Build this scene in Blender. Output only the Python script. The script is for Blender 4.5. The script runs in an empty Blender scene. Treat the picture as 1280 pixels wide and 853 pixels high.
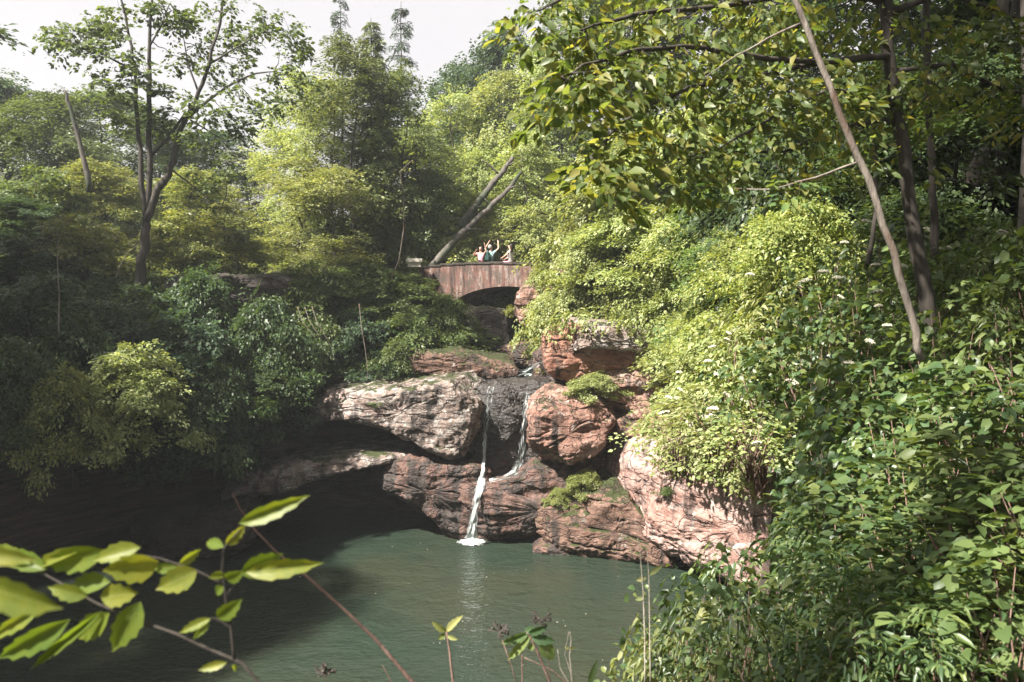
import bpy, bmesh, math, random, time
import numpy as np
from mathutils import Vector, Matrix
T0 = time.time()
PI = math.pi
sc = bpy.context.scene
COL = sc.collection

# ------------------------------------------------------------------ camera numbers
F = 995.6; CX, CY = 640.0, 426.5
PITCH = math.radians(5.5)
CAMZ = 9.9
SUN_AZ = math.radians(-124)      # direction towards the sun, measured from +Y clockwise
SUN_EL = math.radians(51)

def at(px, py, Y):
    """the world point seen at photo pixel (px,py) that lies Y metres ahead"""
    cx = (px - CX) / F; cz = -(py - CY) / F
    wy = math.cos(PITCH) + cz * math.sin(PITCH)
    wz = -math.sin(PITCH) + cz * math.cos(PITCH)
    k = Y / wy
    return Vector((cx * k, Y, CAMZ + wz * k))

# ------------------------------------------------------------------ noise
_rs = np.random.RandomState(11)
_perm = _rs.permutation(4096)
_grad = _rs.randn(4096, 3); _grad /= np.linalg.norm(_grad, axis=1)[:, None]
def _h(i, j, k):
    return _perm[(_perm[(_perm[i & 4095] + j) & 4095] + k) & 4095]
def perlin(p):
    p = np.asarray(p, float); i = np.floor(p).astype(int); f = p - i
    u = f * f * f * (f * (f * 6 - 15) + 10)
    out = 0
    for dx in (0, 1):
        wx = u[:, 0] if dx else 1 - u[:, 0]
        for dy in (0, 1):
            wy = u[:, 1] if dy else 1 - u[:, 1]
            for dz in (0, 1):
                wz = u[:, 2] if dz else 1 - u[:, 2]
                g = _grad[_h(i[:, 0] + dx, i[:, 1] + dy, i[:, 2] + dz)]
                out = out + wx * wy * wz * ((f[:, 0] - dx) * g[:, 0] + (f[:, 1] - dy) * g[:, 1] + (f[:, 2] - dz) * g[:, 2])
    return out * 1.5
def fbm(p, o=4, g=.5):
    a, s, t = 1.0, 0, 1.0
    for _ in range(o):
        s = s + a * perlin(np.asarray(p) * t); t *= 2.03; a *= g
    return s
def ridged(p, o=3):
    a, s, t = 1.0, 0, 1.0
    for _ in range(o):
        s = s + a * (1 - np.abs(perlin(np.asarray(p) * t)) * 2); t *= 2.1; a *= .5
    return s
def smooth(a, b, x):
    t = np.clip((x - a) / (b - a), 0, 1); return t * t * (3 - 2 * t)

# ------------------------------------------------------------------ mesh helpers
def np_mesh(name, V, Fc, smooth_sh=False):
    me = bpy.data.meshes.new(name)
    V = np.asarray(V, np.float32); Fc = np.asarray(Fc, np.int32)
    n, k = Fc.shape
    me.vertices.add(len(V)); me.vertices.foreach_set('co', V.ravel())
    me.loops.add(n * k); me.loops.foreach_set('vertex_index', Fc.ravel())
    me.polygons.add(n)
    me.polygons.foreach_set('loop_start', np.arange(0, n * k, k, dtype=np.int32))
    me.polygons.foreach_set('loop_total', np.full(n, k, np.int32))
    if smooth_sh: me.polygons.foreach_set('use_smooth', np.ones(n, bool))
    me.update(calc_edges=True)
    return me
def link(name, me, mat=None, parent=None, loc=(0, 0, 0)):
    o = bpy.data.objects.new(name, me); COL.objects.link(o)
    o.location = loc
    if mat is not None:
        if not len(me.materials): me.materials.append(mat)
    if parent: o.parent = parent
    return o
def tag(o, label=None, cat=None, group=None, kind=None):
    if label: o['label'] = label
    if cat: o['category'] = cat
    if group: o['group'] = group
    if kind: o['kind'] = kind
    return o
def empty(name, loc=(0, 0, 0), label=None, cat=None, group=None):
    o = bpy.data.objects.new(name, None); COL.objects.link(o); o.location = loc
    o.empty_display_size = .2
    return tag(o, label, cat, group)
def copy_tree(o, parent=None):
    c = o.copy(); COL.objects.link(c)
    if parent: c.parent = parent
    for ch in list(o.children): copy_tree(ch, c)
    return c

class MB:
    """collects polygons of any size"""
    def __init__(s): s.v = []; s.f = []
    def add(s, V, Fs):
        b = len(s.v); s.v += [tuple(p) for p in V]; s.f += [tuple(i + b for i in f) for f in Fs]
    def box(s, c, d, rz=0):
        ca, sa = math.cos(rz), math.sin(rz); V = []
        for z in (-1, 1):
            for (x, y) in ((-1, -1), (1, -1), (1, 1), (-1, 1)):
                X, Y = x * d[0] / 2, y * d[1] / 2
                V.append((c[0] + X * ca - Y * sa, c[1] + X * sa + Y * ca, c[2] + z * d[2] / 2))
        s.add(V, [(0, 3, 2, 1), (4, 5, 6, 7), (0, 1, 5, 4), (1, 2, 6, 5), (2, 3, 7, 6), (3, 0, 4, 7)])
    def tube(s, P, R, n=7, seed=0, rough=0.0):
        P = [Vector(p) for p in P]; V = []; rnd = random.Random(seed)
        up = Vector((.13, .21, 1)).normalized()
        for i, p in enumerate(P):
            t = (P[min(i + 1, len(P) - 1)] - P[max(i - 1, 0)]).normalized()
            a = t.cross(up)
            if a.length < .05: a = t.cross(Vector((1, 0, 0)))
            a.normalize(); b = t.cross(a)
            for k in range(n):
                q = 2 * PI * k / n; r = R[i] * (1 + rough * rnd.uniform(-1, 1))
                V.append(p + (a * math.cos(q) + b * math.sin(q)) * r)
        Fs = [(i * n + k, i * n + (k + 1) % n, (i + 1) * n + (k + 1) % n, (i + 1) * n + k) for i in range(len(P) - 1) for k in range(n)]
        Fs += [tuple(range(n))[::-1], tuple((len(P) - 1) * n + k for k in range(n))]
        s.add(V, Fs)
    def mesh(s, name, sm=False):
        me = bpy.data.meshes.new(name); me.from_pydata(s.v, [], s.f); me.update()
        if sm: me.polygons.foreach_set('use_smooth', [True] * len(me.polygons))
        return me
    def build(s, name, mat, parent=None, sm=False, loc=(0, 0, 0)):
        return link(name, s.mesh(name, sm), mat, parent, loc)

def wiggle(a, b, n, amp, rnd, sag=0.0):
    a, b = Vector(a), Vector(b); L = (b - a).length; out = []
    o = Vector((0, 0, 0))
    for i in range(n + 1):
        t = i / n
        if 0 < i: o = o * .7 + Vector((rnd.uniform(-1, 1), rnd.uniform(-1, 1), rnd.uniform(-1, 1))) * amp * L
        w = 1 - (1 - t) * 0 
        out.append(a.lerp(b, t) + o * (1 if i < n else .3) + Vector((0, 0, -sag * L * 4 * t * (1 - t))))
    out[0] = a
    return out

# ------------------------------------------------------------------ materials
def new_mat(name):
    m = bpy.data.materials.new(name); m.use_nodes = True
    nt = m.node_tree; nt.nodes.clear()
    out = nt.nodes.new('ShaderNodeOutputMaterial')
    return m, nt, out
def N(nt, t, **kw):
    n = nt.nodes.new(t)
    for k, v in kw.items():
        if k in n.inputs.keys() if isinstance(k, str) else False: n.inputs[k].default_value = v
        else: setattr(n, k, v)
    return n
def inp(n, **kw):
    for k, v in kw.items(): n.inputs[k.replace('_', ' ')].default_value = v
    return n
def ramp(nt, fac, stops, interp='LINEAR'):
    r = nt.nodes.new('ShaderNodeValToRGB'); r.color_ramp.interpolation = interp
    e = r.color_ramp.elements
    while len(e) < len(stops): e.new(.5)
    for i, (p, c) in enumerate(stops):
        e[i].position = p; e[i].color = (*c, 1) if len(c) == 3 else c
    nt.links.new(fac, r.inputs[0]); return r.outputs[0]
def noise_n(nt, scale, detail=4, rough=.55, vec=None, dist=0.0):
    n = nt.nodes.new('ShaderNodeTexNoise'); inp(n, Scale=scale, Detail=detail, Roughness=rough, Distortion=dist)
    if vec is not None: nt.links.new(vec, n.inputs['Vector'])
    return n.outputs['Fac']
def coords(nt, scale=(1, 1, 1), rot=(0, 0, 0)):
    g = nt.nodes.new('ShaderNodeNewGeometry'); m = nt.nodes.new('ShaderNodeMapping')
    m.inputs['Scale'].default_value = scale; m.inputs['Rotation'].default_value = rot
    nt.links.new(g.outputs['Position'], m.inputs['Vector']); return m.outputs[0], g
def objcoords(nt, scale=(1, 1, 1)):
    g = nt.nodes.new('ShaderNodeTexCoord'); m = nt.nodes.new('ShaderNodeMapping')
    m.inputs['Scale'].default_value = scale
    nt.links.new(g.outputs['Object'], m.inputs['Vector']); return m.outputs[0]
def mixc(nt, fac, a, b, mode='MIX'):
    m = nt.nodes.new('ShaderNodeMix'); m.data_type = 'RGBA'; m.blend_type = mode
    for s, v in ((0, fac), (6, a), (7, b)):
        if hasattr(v, 'is_linked') or hasattr(v, 'links'): nt.links.new(v, m.inputs[s])
        else: m.inputs[s].default_value = v if s == 0 else (*v, 1)
    return m.outputs[2]
def maths(nt, op, a, b=None, clamp=False):
    m = nt.nodes.new('ShaderNodeMath'); m.operation = op; m.use_clamp = clamp
    for s, v in ((0, a), (1, b)):
        if v is None: continue
        if hasattr(v, 'links'): nt.links.new(v, m.inputs[s])
        else: m.inputs[s].default_value = v
    return m.outputs[0]

def leaf_mat(name, cols, trans=.35, tcol=1.5, rough=.45, spec=.35, back=None, coat=0, vein=False):
    """cols: list of leaf colours over which single leaves vary"""
    m, nt, out = new_mat(name); L = nt.links
    g = nt.nodes.new('ShaderNodeNewGeometry')
    n = len(cols)
    c = ramp(nt, g.outputs['Random Per Island'], [(i / max(1, n - 1), cc) for i, cc in enumerate(cols)])
    oi = nt.nodes.new('ShaderNodeObjectInfo')
    hs = nt.nodes.new('ShaderNodeHueSaturation')
    hv = maths(nt, 'MULTIPLY_ADD', oi.outputs['Random'], .022); hv.node.inputs[2].default_value = .49
    vv = maths(nt, 'MULTIPLY_ADD', oi.outputs['Random'], .35); vv.node.inputs[2].default_value = .82
    L.new(hv, hs.inputs['Hue']); L.new(vv, hs.inputs['Value']); L.new(c, hs.inputs['Color'])
    c = hs.outputs[0]
    b = nt.nodes.new('ShaderNodeBsdfPrincipled'); inp(b, Roughness=rough); b.inputs['Specular IOR Level'].default_value = spec
    L.new(c, b.inputs['Base Color'])
    if coat: b.inputs['Coat Weight'].default_value = coat; b.inputs['Coat Roughness'].default_value = .3
    t = nt.nodes.new('ShaderNodeBsdfTranslucent')
    tc = mixc(nt, 1.0, c, (tcol * 1.15, tcol * 1.1, tcol * .45), 'MULTIPLY')
    L.new(tc, t.inputs['Color'])
    mx = nt.nodes.new('ShaderNodeMixShader'); mx.inputs[0].default_value = trans
    L.new(b.outputs[0], mx.inputs[1]); L.new(t.outputs[0], mx.inputs[2]); L.new(mx.outputs[0], out.inputs[0])
    return m

M = {}
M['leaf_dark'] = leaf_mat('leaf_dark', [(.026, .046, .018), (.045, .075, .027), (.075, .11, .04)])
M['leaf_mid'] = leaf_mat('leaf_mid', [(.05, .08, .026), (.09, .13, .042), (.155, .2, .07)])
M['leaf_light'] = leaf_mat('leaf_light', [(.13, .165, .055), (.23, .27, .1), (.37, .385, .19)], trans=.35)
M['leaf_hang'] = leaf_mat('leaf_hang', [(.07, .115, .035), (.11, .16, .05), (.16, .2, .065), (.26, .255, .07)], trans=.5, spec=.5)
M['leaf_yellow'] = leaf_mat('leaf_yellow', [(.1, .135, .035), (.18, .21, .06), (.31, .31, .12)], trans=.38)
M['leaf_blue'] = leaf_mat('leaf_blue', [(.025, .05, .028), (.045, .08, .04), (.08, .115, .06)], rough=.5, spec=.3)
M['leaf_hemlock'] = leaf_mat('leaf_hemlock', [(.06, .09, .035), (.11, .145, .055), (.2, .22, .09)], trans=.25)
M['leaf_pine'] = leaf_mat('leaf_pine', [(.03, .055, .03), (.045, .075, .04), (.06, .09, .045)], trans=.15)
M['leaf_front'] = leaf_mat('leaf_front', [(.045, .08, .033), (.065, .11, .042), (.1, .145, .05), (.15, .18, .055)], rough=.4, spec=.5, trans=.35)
M['leaf_lime'] = leaf_mat('leaf_lime', [(.1, .14, .018), (.15, .18, .022), (.22, .22, .03)], rough=.45, trans=.5)

def veined():
    m = M['leaf_lime'].copy(); m.name = 'leaf_veined'; nt = m.node_tree; L = nt.links
    pb = [x for x in nt.nodes if x.type == 'BSDF_PRINCIPLED'][0]; src = pb.inputs['Base Color'].links[0].from_socket
    uv = nt.nodes.new('ShaderNodeUVMap'); sx = nt.nodes.new('ShaderNodeSeparateXYZ'); L.new(uv.outputs[0], sx.inputs[0])
    ab = maths(nt, 'ABSOLUTE', sx.outputs[1]); q = maths(nt, 'SUBTRACT', sx.outputs[0], maths(nt, 'MULTIPLY', ab, 1.1))
    wv = maths(nt, 'ABSOLUTE', maths(nt, 'SINE', maths(nt, 'MULTIPLY', q, 26.0)))
    side = ramp(nt, wv, [(.0, (1, 1, 1)), (.16, (0, 0, 0))]); mid = ramp(nt, ab, [(.0, (1, 1, 1)), (.014, (0, 0, 0))])
    g2 = nt.nodes.new('ShaderNodeTexCoord'); blot = noise_n(nt, 45, 4, .6, g2.outputs['Object']); spots = noise_n(nt, 160, 2, .5, g2.outputs['Object'])
    col = mixc(nt, ramp(nt, blot, [(.4, (0, 0, 0)), (.7, (.5, .5, .5))]), src, (.06, .12, .02))
    col = mixc(nt, ramp(nt, spots, [(.7, (0, 0, 0)), (.74, (.8, .8, .8))]), col, (.07, .04, .015))
    vv = maths(nt, 'MAXIMUM', side, mid); vv = maths(nt, 'MULTIPLY', vv, .45); col = mixc(nt, vv, col, (.3, .34, .12))
    L.new(col, pb.inputs['Base Color'])
    for x in nt.nodes:
        if x.type == 'MIX' and x.inputs[6].is_linked and x.blend_type == 'MULTIPLY': L.new(col, x.inputs[6])
    bp = nt.nodes.new('ShaderNodeBump'); inp(bp, Strength=.5, Distance=.002); L.new(vv, bp.inputs['Height']); L.new(bp.outputs[0], pb.inputs['Normal'])
    return m
M['leaf_veined'] = veined()
def bark_mat(name, a, b, scale=8, patches=None):
    m, nt, out = new_mat(name); L = nt.links
    v = objcoords(nt, (1, 1, .22))
    f = noise_n(nt, scale, 5, .6, v)
    c = ramp(nt, f, [(.3, a), (.7, b)])
    if patches:
        f2 = noise_n(nt, scale * .25, 4, .6, v); k = ramp(nt, f2, [(.5, (0, 0, 0)), (.6, (1, 1, 1))])
        c = mixc(nt, k, c, patches)
    p = nt.nodes.new('ShaderNodeBsdfPrincipled'); inp(p, Roughness=.85); L.new(c, p.inputs['Base Color'])
    bp = nt.nodes.new('ShaderNodeBump'); inp(bp, Strength=.6, Distance=.03); L.new(f, bp.inputs['Height']); L.new(bp.outputs[0], p.inputs['Normal'])
    L.new(p.outputs[0], out.inputs[0]); return m
M['bark'] = bark_mat('bark', (.018, .014, .011), (.06, .05, .04))
M['bark_pale'] = bark_mat('bark_pale', (.07, .055, .045), (.26, .225, .19), 22, (.1, .065, .045))
M['bark_dead'] = bark_mat('bark_dead', (.022, .018, .016), (.13, .11, .095), 7, (.03, .04, .02))
M['twig'] = bark_mat('twig', (.12, .07, .055), (.24, .15, .12), 30)
M['twig_pale'] = bark_mat('twig_pale', (.3, .26, .2), (.5, .45, .38), 30)

def simple(name, c, rough=.6, spec=.4, var=.0, scale=20, bump=0):
    m, nt, out = new_mat(name); L = nt.links
    p = nt.nodes.new('ShaderNodeBsdfPrincipled'); inp(p, Roughness=rough); p.inputs['Specular IOR Level'].default_value = spec
    v = objcoords(nt); f = noise_n(nt, scale, 4, .6, v)
    lo = tuple(x * (1 - var) for x in c); hi = tuple(min(1, x * (1 + var)) for x in c)
    L.new(ramp(nt, f, [(.3, lo), (.7, hi)]), p.inputs['Base Color'])
    if bump:
        bp = nt.nodes.new('ShaderNodeBump'); inp(bp, Strength=bump, Distance=.02); L.new(f, bp.inputs['Height']); L.new(bp.outputs[0], p.inputs['Normal'])
    L.new(p.outputs[0], out.inputs[0]); return m

def rock_mat(name, cols, lichen=.5, moss=.5, wet=.0, dip=.1, bright=1.0, mossc=(.036, .045, .014), band=1.8, seam=.75):
    """sandstone: bedding colour, pale lichen, moss on ledges, dark water stains"""
    m, nt, out = new_mat(name); L = nt.links
    v, g = coords(nt, (.35, .35, band), (dip, -dip * 1.2, 0)); w, _ = coords(nt)
    f1 = noise_n(nt, 1.4, 6, .6, v, .6)
    f2 = noise_n(nt, 3.2, 8, .68, w, .4)
    base = ramp(nt, f1, [(.28, cols[0]), (.42, cols[1]), (.55, cols[2]), (.7, cols[3])])
    c = mixc(nt, .35, base, ramp(nt, f2, [(.3, cols[0]), (.7, cols[3])]))
    f3 = noise_n(nt, 2.3, 9, .72, w, .8)
    lk = ramp(nt, f3, [(.62 - .16 * lichen, (0, 0, 0)), (.67 - .14 * lichen, (1, 1, 1))])
    f3b = noise_n(nt, 17, 5, .7, w)
    lk = mixc(nt, ramp(nt, f3b, [(.42, (0, 0, 0)), (.55, (1, 1, 1))]), (0, 0, 0), lk)
    c = mixc(nt, lk, c, (.42 * bright, .4 * bright, .375 * bright))
    # dark seams and stains
    v2, _ = coords(nt, (.6, .6, 3.4), (dip, -dip, 0))
    f4 = noise_n(nt, 1.8, 7, .62, v2, .5)
    c = mixc(nt, ramp(nt, f4, [(.34, (seam,) * 3), (.43, (0, 0, 0))]), c, (.05, .035, .03))
    v3, _ = coords(nt, (1.6, 1.6, .25)); f5 = noise_n(nt, 1.5, 5, .6, v3)
    c = mixc(nt, ramp(nt, f5, [(.52 - .25 * wet, (0, 0, 0)), (.64 - .25 * wet, (.85, .85, .85))]), c, (.03, .026, .024))
    # moss
    sx = nt.nodes.new('ShaderNodeSeparateXYZ'); L.new(g.outputs['Normal'], sx.inputs[0])
    up = maths(nt, 'MULTIPLY_ADD', sx.outputs['Z'], .35); up.node.inputs[2].default_value = .0
    f6 = noise_n(nt, 1.7, 9, .72, w); mm = maths(nt, 'ADD', f6, up)
    mk = ramp(nt, mm, [(.92 - .42 * moss, (0, 0, 0)), (1.0 - .42 * moss, (1, 1, 1))])
    mf = noise_n(nt, 30, 4, .7, w)
    c = mixc(nt, mk, c, ramp(nt, mf, [(.3, tuple(x * .45 for x in mossc)), (.7, tuple(x * 1.5 for x in mossc))]))
    p = nt.nodes.new('ShaderNodeBsdfPrincipled'); L.new(c, p.inputs['Base Color'])
    inp(p, Roughness=.85 - .68 * wet); p.inputs['Specular IOR Level'].default_value = .3 + .4 * wet
    wn = nt.nodes.new('ShaderNodeTexNoise'); inp(wn, Scale=1.6, Detail=4.0); L.new(w, wn.inputs['Vector'])
    vm = nt.nodes.new('ShaderNodeVectorMath'); vm.operation = 'MULTIPLY_ADD'; L.new(wn.outputs['Color'], vm.inputs[0]); vm.inputs[1].default_value = (.9, .9, .6); L.new(v, vm.inputs[2])
    vo = nt.nodes.new('ShaderNodeTexVoronoi'); vo.feature = 'DISTANCE_TO_EDGE'; inp(vo, Scale=1.25); L.new(vm.outputs[0], vo.inputs['Vector'])
    ck = ramp(nt, vo.outputs['Distance'], [(.0, (0, 0, 0)), (.035, (1, 1, 1))])
    c2 = mixc(nt, ck, (.03, .02, .017), c); cm = nt.nodes.new('ShaderNodeMix'); cm.data_type = 'RGBA'; cm.inputs[0].default_value = .6
    L.new(c, cm.inputs[6]); L.new(c2, cm.inputs[7]); L.new(cm.outputs[2], p.inputs['Base Color'])
    h = maths(nt, 'ADD', maths(nt, 'MULTIPLY', f2, 1.1), maths(nt, 'MULTIPLY', f4, .6)); h = maths(nt, 'ADD', h, maths(nt, 'MULTIPLY', ck, .5))
    h = maths(nt, 'ADD', h, maths(nt, 'MULTIPLY', f3b, .22))
    bp = nt.nodes.new('ShaderNodeBump'); inp(bp, Strength=.9, Distance=.14); L.new(h, bp.inputs['Height']); L.new(bp.outputs[0], p.inputs['Normal'])
    L.new(p.outputs[0], out.inputs[0]); return m
RED = [(.11, .05, .037), (.21, .1, .072), (.29, .165, .125), (.38, .27, .225)]
PINK = [(.2, .095, .07), (.31, .165, .13), (.42, .28, .24), (.5, .38, .35)]
TAN = [(.09, .06, .048), (.17, .12, .1), (.25, .185, .16), (.34, .28, .25)]
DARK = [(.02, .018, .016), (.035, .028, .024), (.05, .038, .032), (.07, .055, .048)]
M['rock_red'] = rock_mat('rock_red', RED, .35, .3)
M['rock_orange'] = rock_mat('rock_orange', [(.14, .06, .042), (.25, .105, .068), (.32, .155, .105), (.38, .23, .18)], .2, .15)
M['rock_pink'] = rock_mat('rock_pink', PINK, .45, .12, dip=.4, band=1.1, seam=.55)
M['rock_tan'] = rock_mat('rock_tan', TAN, .8, .3)
M['rock_moss'] = rock_mat('rock_moss', [(.06, .035, .026), (.13, .07, .05), (.19, .11, .08), (.25, .17, .14)], .15, .5)
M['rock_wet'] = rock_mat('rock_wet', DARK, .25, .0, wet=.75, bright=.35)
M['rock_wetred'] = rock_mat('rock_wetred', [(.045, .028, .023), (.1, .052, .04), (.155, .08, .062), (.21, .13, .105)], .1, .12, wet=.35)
M['rock_dark'] = rock_mat('rock_dark', DARK, .1, .3, wet=.1, bright=.5)  # near-black base puts the shade of the left recess into the rock colour

def ground_mat():
    m, nt, out = new_mat('ground'); L = nt.links
    w, g = coords(nt)
    f = noise_n(nt, 1.2, 8, .65, w); f2 = noise_n(nt, 14, 6, .7, w)
    c = ramp(nt, f, [(.3, (.02, .016, .011)), (.5, (.04, .03, .02)), (.68, (.03, .04, .016))])
    c = mixc(nt, .5, c, ramp(nt, f2, [(.35, (.012, .01, .008)), (.7, (.07, .055, .035))]))
    sx = nt.nodes.new('ShaderNodeSeparateXYZ'); L.new(g.outputs['Normal'], sx.inputs[0])
    steep = ramp(nt, sx.outputs['Z'], [(.45, (1, 1, 1)), (.7, (0, 0, 0))])
    v4, _ = coords(nt, (.5, .5, 5)); f4 = noise_n(nt, 1.6, 7, .6, v4, .5)
    c = mixc(nt, steep, c, ramp(nt, f4, [(.35, (.02, .016, .014)), (.5, (.06, .042, .034)), (.65, (.12, .075, .055))]))
    p = nt.nodes.new('ShaderNodeBsdfPrincipled'); inp(p, Roughness=.92); L.new(c, p.inputs['Base Color'])
    bp = nt.nodes.new('ShaderNodeBump'); inp(bp, Strength=.8, Distance=.12); L.new(maths(nt, 'ADD', f2, f4), bp.inputs['Height']); L.new(bp.outputs[0], p.inputs['Normal'])
    L.new(p.outputs[0], out.inputs[0]); return m
M['ground'] = ground_mat()

def water_mat(name, ca, cb, scale=5.0, strength=.25, rough=.06, foam=False, stretch=(1, .45, 1)):
    m, nt, out = new_mat(name); L = nt.links
    w, g = coords(nt, stretch)
    w2, _ = coords(nt)
    f0 = noise_n(nt, .16, 3, .5, w2)
    p = nt.nodes.new('ShaderNodeBsdfPrincipled'); inp(p, Roughness=rough, IOR=1.33)
    L.new(ramp(nt, f0, [(.4, ca), (.62, cb)]), p.inputs['Base Color'])
    n1 = noise_n(nt, scale, 3, .5, w, .3); n2 = noise_n(nt, scale * .22, 2, .5, w, .6)
    h = maths(nt, 'ADD', n1, maths(nt, 'MULTIPLY', n2, 2.0))
    bp = nt.nodes.new('ShaderNodeBump'); inp(bp, Strength=strength, Distance=.09); L.new(h, bp.inputs['Height']); L.new(bp.outputs[0], p.inputs['Normal'])
    if foam:
        fm = noise_n(nt, 2.6, 6, .7, w, .5)
        k = ramp(nt, fm, [(.56, (0, 0, 0)), (.64, (1, 1, 1))])
        d = nt.nodes.new('ShaderNodeBsdfDiffuse'); inp(d, Color=(.62, .68, .68, 1))
        mx = nt.nodes.new('ShaderNodeMixShader'); L.new(k, mx.inputs[0]); L.new(p.outputs[0], mx.inputs[1]); L.new(d.outputs[0], mx.inputs[2])
        L.new(mx.outputs[0], out.inputs[0])
    else: L.new(p.outputs[0], out.inputs[0])
    return m
M['pool'] = water_mat('pool', (.019, .03, .021), (.028, .033, .021), 7.0, .55, stretch=(.7, 1.1, 1))
M['stream'] = water_mat('stream', (.02, .03, .026), (.035, .045, .04), 3.0, .8, .08, foam=True)

def fall_mat():
    m, nt, out = new_mat('falling_water'); L = nt.links
    tc = nt.nodes.new('ShaderNodeUVMap'); mp = nt.nodes.new('ShaderNodeMapping'); mp.inputs['Scale'].default_value = (9, 1.6, 1)
    L.new(tc.outputs[0], mp.inputs[0])
    f = noise_n(nt, 1.5, 7, .72, mp.outputs[0], .35)
    tc2 = nt.nodes.new('ShaderNodeUVMap'); sx = nt.nodes.new('ShaderNodeSeparateXYZ'); L.new(tc2.outputs[0], sx.inputs[0])
    e = maths(nt, 'ABSOLUTE', maths(nt, 'SUBTRACT', sx.outputs[0], .5))
    e = maths(nt, 'MULTIPLY', maths(nt, 'POWER', maths(nt, 'MULTIPLY', e, 2.0), 2.0), .3)
    a = maths(nt, 'SUBTRACT', f, e)
    vc = nt.nodes.new('ShaderNodeVertexColor'); vc.layer_name = 'flow'
    a = maths(nt, 'ADD', a, maths(nt, 'MULTIPLY', maths(nt, 'SUBTRACT', vc.outputs[0], .5), .5))
    k = ramp(nt, a, [(.42, (0, 0, 0)), (.56, (1, 1, 1))])
    p = nt.nodes.new('ShaderNodeBsdfPrincipled'); inp(p, Roughness=.3); p.inputs['Base Color'].default_value = (.66, .72, .72, 1)
    p.inputs['Specular IOR Level'].default_value = .6
    tl = nt.nodes.new('ShaderNodeBsdfTranslucent'); inp(tl, Color=(.7, .76, .76, 1))
    m1 = nt.nodes.new('ShaderNodeMixShader'); m1.inputs[0].default_value = .35; L.new(p.outputs[0], m1.inputs[1]); L.new(tl.outputs[0], m1.inputs[2])
    tr = nt.nodes.new('ShaderNodeBsdfTransparent'); mx = nt.nodes.new('ShaderNodeMixShader')
    L.new(k, mx.inputs[0]); L.new(tr.outputs[0], mx.inputs[1]); L.new(m1.outputs[0], mx.inputs[2]); L.new(mx.outputs[0], out.inputs[0])
    return m
M['fall'] = fall_mat()

def stone_mat(name='bridge_stone'):
    m, nt, out = new_mat(name); L = nt.links
    v, g = coords(nt, (2.6, 2.6, .35)); w, _ = coords(nt)
    f = noise_n(nt, 1.6, 7, .7, v); f2 = noise_n(nt, 2.2, 7, .65, w)
    c = ramp(nt, f, [(.37, (.025, .018, .016)), (.44, (.08, .04, .032)), (.49, (.15, .075, .058)), (.54, (.085, .05, .042)), (.58, (.25, .19, .17)), (.63, (.07, .05, .042))])
    c = mixc(nt, ramp(nt, f2, [(.38, (.8, .8, .8)), (.5, (0, 0, 0))]), c, (.06, .045, .036))
    p = nt.nodes.new('ShaderNodeBsdfPrincipled'); inp(p, Roughness=.9); L.new(c, p.inputs['Base Color'])
    bp = nt.nodes.new('ShaderNodeBump'); inp(bp, Strength=.7, Distance=.05); L.new(maths(nt, 'ADD', f2, f), bp.inputs['Height']); L.new(bp.outputs[0], p.inputs['Normal'])
    L.new(p.outputs[0], out.inputs[0]); return m
M['bridge'] = stone_mat()
M['coping'] = simple('coping', (.05, .043, .036), .9, .2, .5, 6, .5)
M['flower'] = simple('flower', (.5, .48, .37), .8, .2, .25, 60, .6)
M['skin'] = simple('skin', (.5, .3, .22), .55, .4, .05)
M['hair'] = simple('hair', (.03, .02, .015), .5, .4, .3)
M['hair_grey'] = simple('hair_grey', (.28, .27, .25), .6, .4, .3)
M['pink'] = simple('pink_cloth', (.62, .3, .36), .85, .2, .1)
M['white'] = simple('white_cloth', (.7, .68, .66), .85, .2, .06)
M['teal'] = simple('teal_cloth', (.28, .42, .42), .85, .2, .1)
M['pack'] = simple('pack_cloth', (.02, .05, .045), .8, .2, .3)
M['denim'] = simple('denim', (.06, .08, .14), .9, .2, .2)
M['phone'] = simple('phone', (.01, .01, .012), .2, .5)
M['concrete'] = simple('pale_concrete', (.45, .42, .36), .9, .2, .2, 5, .4)

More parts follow.
